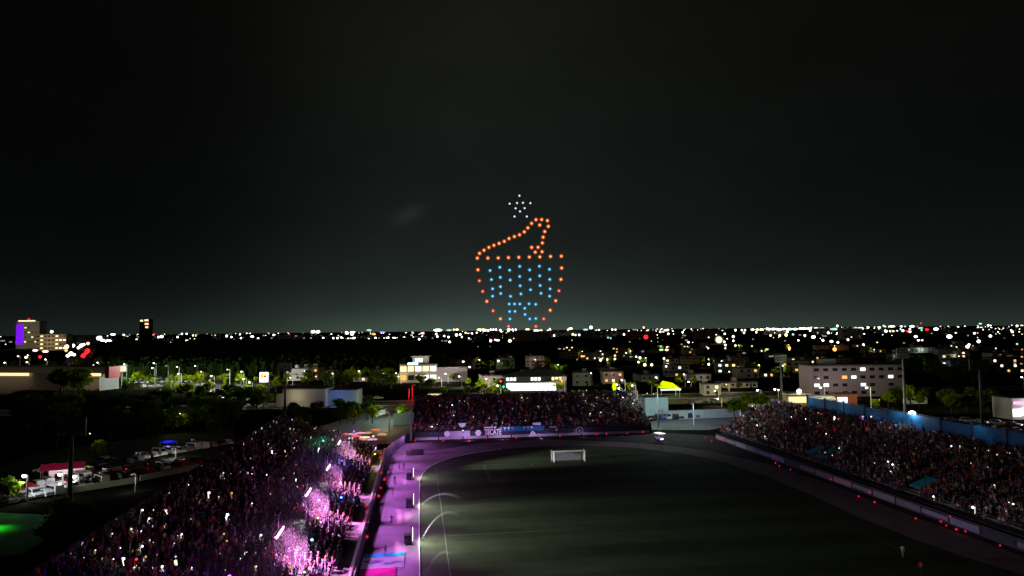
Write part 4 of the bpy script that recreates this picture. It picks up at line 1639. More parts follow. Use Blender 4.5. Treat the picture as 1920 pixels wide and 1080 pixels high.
def building(name, c, rz, w, dp, h, wall, label, cat, storeys=2, bays=4, lit='', group=None, roof=True, win_h=1.3, win_w=1.4, front_only=True):
    """block with parapet, recessed windows (each its own part) and a door; local -y is its front"""
    o = empty(name, (c[0], c[1], 0), rz, label, cat, group)
    MB().box((0, 0, h / 2), (w, dp, h)).build('wall', wall, o)
    if roof:
        r = MB()
        r.box((0, 0, h + .06), (w + .3, dp + .3, .12))
        for s in (-1, 1):
            r.box((0, s * (dp / 2 + .02), h + .37), (w + .34, .2, .5))
            r.box((s * (w / 2 + .02), 0, h + .37), (.2, dp - .2, .5))
        r.build('roof', M_roof, o)
    sh = h / storeys
    for s in range(1, storeys):
        if sh > 2.2 and ds_near(c):
            MB().box((0, -dp / 2 - .04, s * sh), (w + .06, .16, .2)).build('floor_band', M_trim, o)
    if name == 'house' and ds_near(c):
        tx = float(RNG.uniform(-.35, .35)) * w
        MB().tube((tx, 0, h + .1), (tx, 0, h + 1.25), .55, .5, n=10).tube((tx, 0, h + 1.25), (tx, 0, h + 1.5), .5, .2, n=10).build('water_tank', M_black, o)
        MB().box((-tx * .7, dp * .2, h + 1.1), (2.2, 2.4, 2.1)).build('roof_hut', wall, o)
        if RNG.random() < .6:
            MB().box((-w * .25, -dp / 2 - .7, sh * (storeys - 1) + .1), (w * .4, 1.3, .16)).box((-w * .25, -dp / 2 - 1.32, sh * (storeys - 1) + .6), (w * .4, .06, .9)).build('balcony', M_trim, o)
    for s in range(storeys):
        for k in range(bays):
            x = -w / 2 + (k + .5) * w / bays
            z = s * sh + sh * .55
            ch = lit[(s * bays + k) % len(lit)] if lit else 'd'
            if ch == '-':
                continue
            f = MB()
            f.box((x, -dp / 2 - .03, z), (win_w + .24, .10, win_h + .24)).build('window_frame', M_trim, o)
            MB().box((x, -dp / 2 - .09, z), (win_w, .04, win_h)).build('window', WINS[ch], o)
    MB().box((w * .31, -dp / 2 - .05, 1.05), (1.0, .12, 2.1)).build('door', M_dark, o)
    return o


def place(pxl, pxr, py_top, dist):
    """centre, width and height of a block whose front spans those photo columns at that distance"""
    a, c = at(pxl, py_top, dist), at(pxr, py_top, dist)
    return (a + c) / 2, (c - a).length, max(2.5, (a.z + c.z) / 2)


# two-storey yellow-lit shop with an upper room
c, w, h = place(749, 818, 684, 408)
o = building('corner_shop', (c.x, c.y + 5), .06, w, 11, h, M_wall[0][1], 'two-storey shop glowing yellow with a blue and white roof sign and an upper room', 'shop', 2, 5, 'adywwyywyw', win_h=2.9, win_w=3.5)
MB().box((1.2, 0, h + 2.6), (9.6, 7, 4.4)).box((1.2, 0, h + 5.0), (12, 9, .5)).build('upper_room', M_wall[1][1], o)
MB().box((.2, -3.56, h + 2.6), (4.4, .1, 2.0)).build('window', WINS['w'], o)
MB().box((-3.2, -5.72, h + .7), (6.0, .25, 1.3)).build('roof_sign', glow('sign_blue_white', (.45, .75, 1), 4), o)
MB().box((w / 2 + 9, 1, h * .42), (18, 9, h * .84)).build('side_wing', M_wall[6][1], o)
lamp('AREA', (0, -8.5, 4.5), (1, .82, .5), 1100, o, size=(18, 4)).rotation_euler = Vector((0, -1, -.35)).to_track_quat('-Z', 'Y').to_euler()
# pitched-roof shop with bright front
c, w, h = place(945, 1062, 706, 338)
o = empty('lit_store', (c.x, c.y + 7, 0), .03, 'low store with a wide dark pitched roof and a dazzling white shop front', 'shop')
MB().box((0, 0, h / 2), (w, 13, h)).build('wall', mat('store_dark_wall', (.07, .07, .08), .8), o)
b = MB()
b.add([(-w / 2 - 1, -7.2, h), (w / 2 + 1, -7.2, h), (w / 2 + 1, 7.2, h), (-w / 2 - 1, 7.2, h), (-w * .1, 0, h + 3.2), (w * .28, 0, h + 3.2)],
      [(0, 1, 5, 4), (1, 2, 5), (2, 3, 4, 5), (3, 0, 4), (3, 2, 1, 0)])
b.build('roof', mat('roof_slate', (.10, .105, .13), .8), o)
sgn = {0: 'w', 1: 'w', 2: 'w', 7: 'w', 8: 'w', 9: 'w', 13: 'y', 14: 'y', 15: 'y'}
for k, cc in sgn.items():
    MB().box((-w / 2 + 1.6 + k * 1.72, -6.62, h - 1.2), (1.25, .22, 1.5)).build('sign_tile', WINS[cc], o)
for k in range(12):
    MB().box((-w / 2 + 1.9 + k * 2.05, -6.6, 2.5), (1.86, .16, 3.6)).build('shop_window', glow('shop_window_light', (.86, 1, .98), 2.6), o)
MB().box((0, -7.6, 4.75), (w - 3, 2.2, .2)).build('awning', M_wall[1][1], o)
lamp('AREA', (-2, -9.2, 3.6), (.85, 1, .97), 1500, o, size=(20, 3)).rotation_euler = Vector((0, -1, -.5)).to_track_quat('-Z', 'Y').to_euler()
# four-storey pinkish block
c, w, h = place(1514, 1692, 686, 300)
o = building('apartment_block', (c.x + 1, c.y + 6, 0), .05, w, 12, h, M_wall[6][1], 'long four-storey pinkish grey block with dark windows, a few lit white', 'apartment block', 4, 10,
             'dd-dddd-dd' 'wwdd-cd-d-' 'dd-acdddcd' 'dddddwdddd', win_h=1.35, win_w=2.3)
MB().box((-w * .28, -1, h + 1.5), (6, 5, 3)).build('stair_tower', M_wall[3][1], o)
lamp('POINT', (-w * .30, -16, 7), (1, .82, .78), 900, o, size=.4)
lamp('POINT', (w * .05, -20, 8), (1, .75, .72), 600, o, size=.4)
# low cream building and its blue-lit wing
c, w, h = place(531, 612, 730, 283)
o = empty('low_building', (c.x, c.y + 6, 0), -.04, 'low cream flat-roofed building with a blue-lit wing, lime tree before it', 'building')
MB().box((0, 0, h / 2), (w, 12, h)).build('wall', M_wall[0][1], o)
MB().box((0, 0, h + .2), (w + .5, 12.5, .4)).build('roof', M_roof, o)
MB().box((w / 2 + 6, 2, h * .45), (12, 9, h * .9)).build('blue_wing', M_wall[5][1], o)
MB().box((-w / 2 - 1.4, -3, h * .36), (2.8, 6, h * .72)).build('porch', M_wall[0][1], o)
lamp('POINT', (-3, -11, 4.5), (1, .92, .70), 620, o, size=.4)
lamp('POINT', (w / 2 + 5, -8, 4), (.25, .30, 1), 500, o, size=.4)
# large shopping hall to the west, warm light under its edge
p0, p1 = at(-60, 688, 392), at(216, 694, 372)
c = (p0 + p1) / 2
w = (p1 - p0).length
rz = math.atan2(p1.y - p0.y, p1.x - p0.x)
h = c.z + .3
o = empty('shopping_hall', (c.x - 5 * math.sin(rz) * -1, c.y + 13, 0), rz, 'huge flat-roofed hall with warm strip lights under its fascia and a red end', 'shopping hall')
MB().box((-2, -7, h * .5 - 1), (w - 6, 14, h - 2)).build('wall', M_wall[3][1], o)
MB().box((0, -8, h - .9), (w, 15, 3.4)).build('fascia', M_wall[0][1], o)
MB().box((0, -8, h + .9), (w + .4, 15.4, .25)).build('roof', M_roof, o)
MB().box((w / 2 + 1.3, -11.6, h - 2.2), (2.5, 8, 6.2)).build('red_end', mat('deep_red_cladding', (.32, .01, .02), .5), o)
for x0, x1 in ((-w / 2 + 4, w * .0), (w * .32, w * .475)):
    MB().box(((x0 + x1) / 2, -15.6, h - 3.4), (x1 - x0, .12, 1.5)).build('strip_light', glow('warm_strip', (1, .66, .28), 1.7), o)
    L = lamp('AREA', ((x0 + x1) / 2, -17.5, h - 3.6), (1, .68, .36), 800, o, size=(x1 - x0, 1))
    L.rotation_euler = Vector((0, -.55, -1)).to_track_quat('-Z', 'Y').to_euler()
L = lamp('AREA', (-w * .1, -30, 2.5), (1, .75, .5), 250, o, size=(w * .7, 2))
L.rotation_euler = Vector((0, .9, .6)).to_track_quat('-Z', 'Y').to_euler()
# tower with the violet face
c, w, h = place(31, 74, 602, 1450)
o = empty('hotel_tower', (c.x, c.y + 12, 0), .02, 'tall block with a glowing violet face and a bright roof edge', 'tower')
MB().box((0, 0, h / 2), (w, 24, h)).build('wall', mat('tower_wall', (.34, .32, .24), .9), o)
MB().box((-w * .34, -12.5, h * .52), (w * .30, 1.0, h * .72)).build('violet_panel', glow('violet_face', (.22, .01, .95), .95), o)
MB().box((-w * .05, -12.4, h + .4), (w * .72, 1.0, 2.2)).build('roof_light', glow('warm_edge', (1, .78, .50), 1.8), o)
for k in range(14):
    MB().box((-w * .10 + (k % 4) * w * .15, -12.3, h * .25 + (k // 4) * h * .17), (3.6, .6, 2.0)).build('window', WINS['y' if k % 3 == 0 else 'd'], o)
lamp('POINT', (6, -70, h * .5), (1, .92, .66), 30000, o, size=3)
c, w, h = place(68, 124, 627, 1300)
o = building('office_block', (c.x, c.y + 10, 0), .02, w, 20, h, mat('office_wall', (.45, .36, .25), .9), 'wide block of lit floors and stair columns right of the violet tower', 'office building', 4, 8,
             'dydddyww' 'dydddydd', win_h=2.6, win_w=4.6)
lamp('POINT', (0, -45, h * .6), (1, .78, .5), 26000, o, size=3)
# red-topped tower
c, w, h = place(266, 283, 598, 1900)
o = empty('dark_tower', (c.x, c.y, 0), 0, 'dark slim tower with three warm lit windows near its top', 'tower')
MB().box((0, 0, h / 2), (w, 22, h)).build('wall', mat('dark_tower_wall', (.06, .055, .06), .9), o)
for x, z, ww in ((.25, -4, .42), (.28, -14, .40), (.30, -23, .28), (-.28, -5, .3)):
    MB().box((w * x, -11.4, h + z), (w * ww, .8, 4.6)).build('window', glow('tower_window', (1, .62, .34), 1.8 if x > 0 else .7), o)
# pylon sign: two white faces with yellow and red
p = at(495, 698, 322)
o = empty('pylon_sign', (p.x, p.y, 0), .05, 'white double-faced pylon sign with a yellow shape and a red disc', 'sign')
MB().tube((-1.6, .2, 0), (-1.6, .2, p.z - 4.6), .3, n=10).build('pole', M_dark, o)
for s in (-1, 1):
    fb = MB().box((s * 1.0, 0, p.z - 2.3), (1.86, .4, 4.6)).build('sign_face', glow('sign_white', (1, 1, 1), 2.2), o)
    q = MB()
    if s < 0:
        q.box((s * .85, -.24, p.z - 1.7), (1.3, .05, 2.2)).box((s * .95, -.245, p.z - 3.2), (.35, .05, 2.0))
        q.build('yellow_shape', glow('sign_yellow', (.85, .80, .02), 1.1), fb)
    else:
        q.tube((.5, -.22, p.z - 1.9), (.5, -.27, p.z - 1.9), .62, n=16)
        q.build('red_disc', glow('sign_red', (.85, .01, .02), 1.1), fb)
# yellow canopy and the palm beside it, east of the goal-end stand
p = at(1256, 714, 305)
o = empty('canopy', (p.x, p.y + 3, 0), .1, 'fluorescent yellow canopy with a white edge on thin posts beside a lit palm', 'canopy')
b = MB()
b.add([(-4.6, -3, p.z - 3.2), (4.6, -3, p.z - 3.6), (4.6, 3, p.z - 3.4), (-4.6, 3, p.z - 3.0), (-2.6, 0, p.z - .2), (2.0, 0, p.z - 1.2)],
      [(0, 1, 5, 4), (1, 2, 5), (2, 3, 4, 5), (3, 0, 4), (3, 2, 1, 0)])
b.build('roof', glow('yellow_backlit_fabric', (.72, .86, .0), 1.15), o)
MB().box((0, -3.05, p.z - 3.9), (9.3, .2, .7)).build('fascia', glow('canopy_white', (.9, 1, .9), 1.3), o)
for x in (-4.2, 4.2):
    for y in (-2.6, 2.6):
        MB().tube((x, y, 0), (x, y, p.z - 3.3), .12, n=8).build('post', M_white, o)
lamp('POINT', (0, -1.5, p.z - 4.6), (.9, 1, .45), 900, o, size=.3)
# oval yellow sign
p = at(1152, 725, 300)
o = empty('oval_sign', (p.x, p.y, 0), 0, 'upright oval sign glowing plain yellow behind the goal-end stand', 'sign')
MB().tube((0, 0, 0), (0, 0, p.z - 1.6), .12, n=8).build('pole', M_dark, o)
b = MB()
pr = []
for a in np.linspace(0, 2 * PI, 25)[:-1]:
    pr.append((.85 * np.sign(math.cos(a)) * abs(math.cos(a)) ** .8, 1.9 * math.sin(a)))
b.add([(x, -.15, p.z + z) for x, z in pr] + [(x, .15, p.z + z) for x, z in pr], [tuple(range(24)), tuple(range(47, 23, -1))] + [(i, (i + 1) % 24, 24 + (i + 1) % 24, 24 + i) for i in range(24)])
b.build('sign_face', glow('sign_lime', (.80, .95, 0), 1.2), o)
# pale service wall and block between the stands
p0, p1 = G(1213, 788), G(1249, 785)
o = empty('service_block', ((p0.x + p1.x) / 2, (p0.y + p1.y) / 2 + 3, 0), .1, 'pale turquoise lit block at the right end of the goal-end stand', 'building')
w = (p1 - p0).length
MB().box((0, 0, 3.65), (w, 5, 7.3)).build('wall', mat('pale_turquoise_wall', (.46, .58, .56), .85, var=.22, scale=.5), o)
MB().box((0, -2.53, .7), (w - .1, .1, 1.4)).build('dark_base', mat('base_paint', (.16, .24, .25), .8), o)
for k in range(3):
    MB().box((-w / 2 + (k + .5) * w / 3, -2.53, 5.2), (w / 3 - .12, .08, 3.2)).build('wall_panel', mat('pale_panel', (.52, .64, .63), .8, var=.15), o)
MB().box((0, 0, 7.4), (w + .3, 5.3, .2)).build('roof', M_roof, o)
MB().box((w * .18, -2.56, 1.6), (1.6, .14, 3.2)).build('door', M_steel, o)
pw0, pw1 = G(1250, 787), G(1408, 781)
d = pw1 - pw0
o = empty('boundary_wall', ((pw0.x + pw1.x) / 2, (pw0.y + pw1.y) / 2, 0), math.atan2(d.y, d.x), 'long low pale wall running right from the turquoise block', 'wall')
for k in range(7):
    MB().box((-d.length / 2 + (k + .5) * d.length / 7, 0, 1.4), (d.length / 7 - .06, .25, 2.8)).build('panel', mat('pale_wall_panel', (.42, .46, .47), .85), o)
MB().box((0, 0, 2.87), (d.length + .1, .4, .14)).build('coping', M_trim, o)
# turquoise-lit wall left of the goal-end stand
pw0, pw1 = G(728, 806), G(775, 802)
d = pw1 - pw0
o = empty('boundary_wall', ((pw0.x + pw1.x) / 2, (pw0.y + pw1.y) / 2 + 9, 0), math.atan2(d.y, d.x), 'turquoise-lit wall just left of the goal-end stand', 'wall')
for k in range(3):
    MB().box((-d.length / 2 + (k + .5) * d.length / 3, 0, 1.9), (d.length / 3 - .06, .25, 3.8)).build('panel', mat('turquoise_wall_panel', (.20, .42, .46), .85), o)
MB().box((0, 0, 3.87), (d.length + .1, .4, .14)).build('coping', M_trim, o)
# kiosk row with bright awnings below the four-storey block
p = at(1497, 728, 268)
o = empty('kiosk', (p.x, p.y + 3, 0), .05, 'yellow-lit kiosk under a dazzling white lamp, left of the white awning', 'kiosk')
MB().box((0, 0, 2.2), (9, 5, 4.4)).build('wall', M_wall[4][1], o)
MB().box((0, -.4, 4.5), (9.8, 6.4, .25)).build('roof', M_wall[1][1], o)
MB().box((0, -2.6, 2.3), (8, .2, 2.4)).build('counter_window', glow('kiosk_light', (1, .82, .40), 1.2), o)
MB().ball((0, -3.2, 5.6), .9, n=10, rings=6).build('lamp_globe', glow('kiosk_lamp', (1, .97, .88), 6), o)
lamp('POINT', (0, -5.2, 6), (1, .90, .68), 1800, o, size=.5)
p = at(1540, 737, 262)
o = empty('market_awning', (p.x, p.y, 0), .05, 'long white awning glowing above stalls, between kiosk and red shop', 'awning')
MB().box((0, 0, 3.6), (9.4, 4, 1.5), taper=.9).build('awning_cloth', mat('awning_white', (.8, .8, .74), .8), o)
for x in (-4.4, 4.4):
    for y in (-1.8, 1.8):
        MB().tube((x, y, 0), (x, y, 2.9), .07, n=6).build('post', M_steel, o)
lamp('POINT', (0, -4.5, 4.6), (1, 1, .84), 650, o, size=.3)
p = at(1577, 740, 262)
o = empty('red_shop', (p.x + 2, p.y + 3, 0), .05, 'small shop with a cold white window and a red door surround', 'shop')
MB().box((0, 0, 2.4), (8, 6, 4.8)).build('wall', mat('rust_red_wall', (.30, .07, .04), .8), o)
MB().box((0, 0, 4.9), (8.4, 6.4, .2)).build('roof', M_roof, o)
MB().box((-1.8, -3.05, 2.3), (4, .12, 3.0)).build('shop_window', WINS['c'], o)
# bright store beside the right edge
p = at(1915, 740, 225)
o = empty('corner_store', (p.x + 3, p.y + 3, 0), .1, 'dazzling white and pink store front at the right edge behind the blue wall', 'shop')
MB().box((0, 0, 3.4), (16, 8, 6.8)).build('wall', M_wall[1][1], o)
MB().box((0, 0, 6.9), (16.5, 8.5, .2)).build('roof', M_roof, o)
for k in range(5):
    MB().box((-6.4 + k * 3.2, -4.1, 2.2 + (k % 2) * .3), (2.8, .2, 2.4)).build('shop_window', glow('store_light', (1, .93, .97), 2.6), o)
MB().box((-4, -4.15, 5.4), (7, .2, .8)).build('sign_board', glow('store_sign', (1, .35, .75), 2.0), o)
lamp('POINT', (-2, -9, 4.5), (1, .92, .97), 1300, o, size=.5)
# lamp on top of the blue wall
p = at(1710, 775, 150)
o = empty('roof_floodlight', (p.x, p.y, p.z - 1.4), TH, 'dazzling bluish white floodlight on top of the blue back wall', 'floodlight')
MB().tube((0, 0, 0), (0, 0, 1.1), .07, n=8).build('pole', M_dark, o)
MB().ball((0, 0, 1.4), .72, n=12, rings=8, sz=.72).build('lamp_globe', glow('roof_lamp', (.95, .97, 1), 8), o)
lamp('POINT', (-1.4, -1.4, 1.7), (.8, .9, 1), 700, o, size=.3)
for c_, pw in ((-62, 40), (-40, 50), (-18, 90), (2, 70), (16, 60)):  # unseen lamps added to brighten the blue wall
    q = fR(NR * RUN_R - 1.2, c_, 13.0)
    o = empty('wall_lamp', (q.x, q.y, 10.6), TH, 'small shaded lamp on a bracket lighting the blue back wall', 'lamp', 'lamps lighting the blue wall')
    MB().tube((0, 0, 0), (0, 0, 1.9), .04, n=6).build('bracket', M_dark, o)
    MB().tube((0, 0, 1.9), (0, 0, 2.15), .16, .05, n=8).build('shade', M_dark, o)
    L = lamp('SPOT', (0, 0, 1.85), (.72, .90, 1), pw * 2.2, o, size=.15, spot=150, blend=.8)
    L.rotation_euler = Vector((1.0, 0, -.42)).to_track_quat('-Z', 'Y').to_euler()
ordinals([o for o in bpy.data.objects if o.name.startswith('wall_lamp')])

# houses of the town, all in plain sight over the stands
def sector(px):
    for x1, nm in ((110, 'near the violet tower'), (250, 'along the avenue'), (420, 'by the slim dark tower'), (580, 'above the dark wood'), (700, 'below the pale teal glow'),
                   (830, 'right of the orange-red light'), (930, 'left of the drone bowl'), (1060, 'under the drone bowl'), (1180, 'right of the drone bowl'), (1270, 'around the big red light'),
                   (1430, 'around the glaring yellow floodlight'), (1600, 'above the four-storey block'), (1760, 'right of the four-storey block'), (3000, 'towards the right edge')):
        if px < x1:
            return nm


hs = []
houses = [(1130, 1168, 697, 385, 2, 'pink'), (1075, 1108, 699, 372, 3, 'white'), (1195, 1232, 703, 398, 3, 'grey'), (1290, 1330, 702, 400, 1, 'grey'), (1320, 1352, 721, 312, 0, 'mauve'),
          (1352, 1420, 722, 350, 0, 'dark'), (1405, 1450, 700, 420, 0, 'x'), (845, 880, 671, 640, 0, 'x'), (880, 900, 676, 600, 0, 'x'), (900, 945, 705, 352, 0, 'x'), (1250, 1290, 700, 430, 0, 'x'),
          (1694, 1752, 652, 760, 0, 'teal'), (1672, 1694, 664, 520, 5, 'blue'), (1550, 1600, 672, 480, 3, 'x'), (1500, 1545, 668, 560, 4, 'x'), (1780, 1835, 676, 420, 4, 'x'), (1860, 1920, 672, 430, 4, 'x'),
          (1050, 1085, 660, 700, 4, 'x'), (1090, 1140, 661, 660, 4, 'x'), (1200, 1250, 655, 820, 3, 'x'), (1440, 1470, 662, 640, 4, 'x'), (1530, 1575, 648, 900, 2, 'x'), (1620, 1660, 655, 760, 3, 'x'),
          (1760, 1800, 655, 700, 3, 'x'), (1830, 1870, 650, 800, 3, 'x'), (1280, 1320, 668, 620, 4, 'x'), (1360, 1400, 676, 520, 3, 'x'), (985, 1020, 668, 560, 3, 'x'), (930, 965, 672, 540, 3, 'x'),
          (585, 640, 708, 440, 4, 'x'), (660, 700, 712, 420, 4, 'x')]
for i, (xl, xr, yt, ds, wi, note) in enumerate(houses):
    c, w, h = place(xl, xr, yt, ds)
    wc, wm = M_wall[(wi + (i if note == 'x' else 0)) % 7]
    st_ = max(1, int(round(h / 3.2)))
    by = max(2, int(w / 3.6))
    lit = ''.join(random.choice('ddddddddwya'[: 8 if i % 2 else 11]) for _ in range(11))
    o = building('house', (c.x, c.y + 4), float(RNG.uniform(-.15, .2)), w, 8 + RNG.uniform(0, 4), h, wm,
                 f'{wc} flat-roofed {["one", "two", "three", "four", "five", "six"][min(st_, 6) - 1]}-storey house {sector((xl + xr) / 2)}', 'house', min(st_, 5), min(by, 7), lit, 'houses of the town')
    hs.append(o)
    if i in (0, 3, 4, 11, 12, 5):
        lamp('POINT', (0, -10, h * .8), (.75, 1, .92) if i == 11 else (1, .8, .72), 300 * (ds / 350) ** 2 * (.5 if i != 11 else 1), o, size=.4)
for i in range(64):      # low houses of the quarter between the stands and the skyline
    px = RNG.uniform(870, 1930) if i > 8 else RNG.uniform(560, 760)
    ds = RNG.uniform(390, 1050) if i > 8 else RNG.uniform(430, 470)
    q = at(px, 640, ds)
    w, h = RNG.uniform(9, 17), RNG.uniform(3.2, 8.5)
    wc, wm = M_wall[int(RNG.integers(0, 7))]
    o = building('house', (q.x, q.y), float(RNG.uniform(-.3, .3)), w, 9, h, wm, f'small {wc} house among dark trees {sector(px)}', 'house', 1 if h < 5 else 2, 3,
                 ''.join(random.choice('dddd-dywad') for _ in range(6)), 'houses of the town', win_h=1.3, win_w=1.7)
    hs.append(o)
for i in range(46):      # farther blocks on the skyline
    px = RNG.uniform(0, 1920)
    ds = RNG.uniform(1500, 3200)
    hz = 617 - .0105 * (px - 960)
    c, w, h = place(px, px + RNG.uniform(12, 60), hz + RNG.uniform(2, 10) + (4 if 250 < px < 800 else 0), ds)
    o = building('house', (c.x, c.y), 0, w, 20, h, M_wall[int(RNG.integers(0, 7))][1], f'distant dark block on the skyline {sector(px)}', 'building', 2, 3,
                 ''.join(random.choice('ddddd-') for _ in range(5)), 'distant blocks on the skyline', win_h=4, win_w=6)
    hs.append(o)
ordinals(hs)

# ================================================================== LIGHTS OF THE TOWN
CC = {'w': ('white', (1, .97, .90), 5), 'c': ('cold white', (.82, .92, 1), 4.5), 'y': ('yellowish', (1, .88, .45), 3.4), 'o': ('orange', (1, .42, .10), 2.2), 'k': ('pink', (1, .66, .58), 2.6),
      'r': ('red', (1, .015, .02), 2.2), 'g': ('greenish', (.50, .95, .35), 1.4), 't': ('pale teal', (.45, .85, .80), 1.2), 'd': ('dim', (.75, .70, .62), .40), 'v': ('violet', (.5, .3, .9), 1.2), 'b': ('blue', (.10, .08, 1), 3.5)}
CITY = '''186,634,w,1.8,1.5;178,636,w,1.3;192,638,c,1,2;199,640,w;170,641,w,1.3;165,644,y,1.2;152,648,w,1.6;157,646,w,1.2;147,652,w,1.2;137,648,w,1.5;131,642,w,1.2;133,663,w,1.8;127,667,w,1.4;139,665,w,1.2;129,688,w,1.9;134,690,w,1.4;175,687,w,1.6;181,690,w,1.3;164,658,r,2.2;160,663,r,1.5;156,667,r,2;153,690,r,1.5;125,650,y,1.8;124,657,o,1.3;110,649,w,1.3;47,640,r,1.8;39,646,w,1.5;56,645,w,1.2;75,669,r,1.4;49,670,y,1,1.6;66,657,k,1,2.6;85,659,k,1,3;20,641,d,1,2;5,639,d,1.2,3;60,602,o,.9;54,599,r,1;97,622,w,1.2
212,627,w,1,3;232,628,w;243,628,d;259,632,d;270,632,d;289,627,r,1.1;297,632,c,1.2;303,631,w,1.4,1.6;320,643,w;333,632,w;341,626,w;350,626,w;362,629,y;349,639,w;363,643,w;425,630,w,1.3;434,632,w;450,627,y;452,634,w;473,631,w,1,2;224,642,w;203,639,w,1,3
484,635,w,1.2;494,629,d;513,628,w;555,630,d;509,634,d;570,634,d;587,622,w,1.6,1.5;596,622,w,1.6,1.6;606,634,w,1.2;611,633,w;616,633,w;625,634,w;633,634,w;637,631,d;640,633,w;643,635,w;648,636,w;653,635,y,1,1.8;658,635,y;662,634,w;665,634,w;650,624,w,1.7;661,623,w,1,3;660,627,w,1.2,1.5;641,642,w;692,619,t,1,3;701,627,o,1.5,1.5;717,623,v,1,3.4
691,636,w,1.2;704,634,w,1.2;712,635,w,1.1;720,635,w;725,634,w;728,633,w;737,634,w;740,634,w;745,634,w;749,635,w;755,634,w;758,633,w;723,642,w;697,636,d;762,634,w;766,635,w;772,634,w;775,633,w;782,634,w;786,636,w,1.2;791,632,w,1.2;774,624,t,1.3;792,625,k,1,2.4;811,634,d;818,626,w;820,631,w,1.1;833,630,w;841,632,w,1.1;821,619,w,1.4,3.6;842,619,t,1,3;851,618,y;857,618,y,1,2
856,628,w,1.6;863,627,w,1.2;866,632,y;829,639,d;836,639,d,1,2;843,641,w,1.2;873,624,y;885,625,w;894,624,w;892,631,w,1.2;881,636,d,1,2.5;899,618,y,1,3;906,618,y,1,2;910,619,w,1.2;915,620,w,1.2;920,618,w;925,618,w;930,618,w;938,619,w,1.2;920,639,w,1.4;928,637,k;933,638,y,1,2.4;954,618,w,1,2;961,618,w;967,618,w;989,618,y,1.2,2;971,624,r,1.3;980,629,r,1.5;989,624,o,1.3;989,629,w;957,630,w;965,629,t,1,2.5;956,639,y,1.8
1005,620,y,1.2,3;1014,620,y,1.1,2;1012,624,y;1026,624,w,1.4;1031,622,w,1.4;1020,628,w;1031,617,w;1039,629,w;1065,618,y;1070,616,y,1.2,2;1074,627,y,1.2;1079,628,y;1086,628,w,1.1;1098,618,t,1,3;1108,614,w,1.8;1116,626,w,1.5;1123,619,y,1.2;1148,618,w;1154,618,y;1190,618,d,1,3;1150,627,w,1.1;1170,627,w,1.1;1179,621,w;1190,627,w,1.1;1140,633,t;1145,634,t;1207,614,y;1215,619,g,1.2;1211,625,y;1211,632,r,2.6;1181,641,d
1250,619,y,1,3;1238,620,d,1,2;1253,626,w,1.1;1280,623,w;1283,629,d,1,2.4;1287,638,d,1,2;1291,642,w,1.1;1306,625,y;1049,654,d,1,2;1091,668,o,1,1.5;1095,668,o;1126,659,k;1126,675,y,1.5;1139,673,w;1153,673,w;1170,667,d,1.2;1183,669,d,1.2,2;1193,669,w;1200,671,w,1.3;1197,679,w;1209,684,y,1.7;1222,684,y,1.5;1205,659,d,1,1.6;1240,656,g,1,2.6;1250,656,y,1,2;1252,651,k,1,2;1245,672,w,1.1;1249,687,y,1.1;1082,674,d
1323,625,w,1.1;1330,619,d;1337,622,g;1359,626,w;1348,637,w,3.4;1358,641,w,1.1;1360,647,w,1.1;1375,631,k,1.6;1375,639,w;1379,648,y,1.1;1360,653,k;1328,653,k;1379,619,w,1.2;1391,619,w;1397,619,w;1395,624,w;1411,618,w,1,2;1420,618,y,1,2;1428,618,w,1,2.4;1441,617,w,1.1,2.4;1450,617,w,1.1,3;1461,618,w,1.1,3;1470,617,w,1,2;1480,617,w,1.1,3;1491,617,w,1.1,3;1501,616,w,1,2;1508,616,w,1.1,2.6;1518,616,w,1.1,3;1530,616,w,1.1,3;1541,616,t,1.3,3;1553,617,t,1.3,4;1565,617,t,1.3,4;1576,618,t,1.3,3;1590,617,c,1.2,3.4
1418,623,w;1435,623,w;1445,629,y,1.2;1462,629,y,1.3;1474,628,y,1.7;1476,622,w,1.4;1487,627,t,1.3;1500,628,d,1,1.6;1509,629,w,1.3;1525,632,w,1.7,1.4;1543,638,w,1.3;1559,640,w,1.2,1.6;1571,642,w,1.2;1590,637,w,1.2;1533,624,d;1519,620,w;1546,630,d,1.2,3;1553,624,w,1.3;1570,625,w,1.2;1576,624,w,1.1;1497,638,w,1;1412,636,d,1.4;1410,649,g,1;1438,655,g,1,2;1395,662,d,1.1,2;1480,652,o,1.7;1480,655,y;1565,655,o,2.3;1472,639,d;1570,611,w,1.1;1446,668,d,1.2,3;1353,678,w,1.1;1329,683,w,1.2
1603,617,c,1.5,4;1613,616,c,1.4,3;1628,614,w;1649,614,w;1657,611,t,1.3;1672,612,y,1,4;1690,612,y,1,1.6;1697,612,t;1710,612,w,1,3;1720,612,d;1661,621,w,1.2,1.5;1669,621,y;1675,621,y;1693,620,w,1.3;1701,621,r,1.2;1706,617,k,1.3;1706,622,k,1.2,1.6;1726,615,t,1,3;1728,619,g;1738,618,r,1.5,1.5;1727,606,r,.8;1755,617,c,1.6,1.8;1767,617,k,1.1;1777,616,w,1,1.5;1793,617,w,1.2;1717,631,w,1.3,1.6;1722,638,w,1,1.5;1729,638,k,1,1.5;1780,631,w,2.1,1.5;1747,625,d;1834,615,w,1.2;1836,620,w,1.2;1842,618,w;1827,625,w,1.1;1838,607,t,1,2;1853,610,w;1857,630,c,1.5;1835,640,c,1.8;1814,650,w,1.7;1817,646,w,1.1;1907,611,w,1.1;1898,622,w,1.2;1907,645,g;1815,629,d;1619,646,w,1.1;1695,643,d;1770,682,c,1.3,1.5;1800,677,d,1.2;1903,681,d,1.5;1915,682,d,1.4;1916,670,o,1.2;1830,690,b,1.5'''
lampm = {}


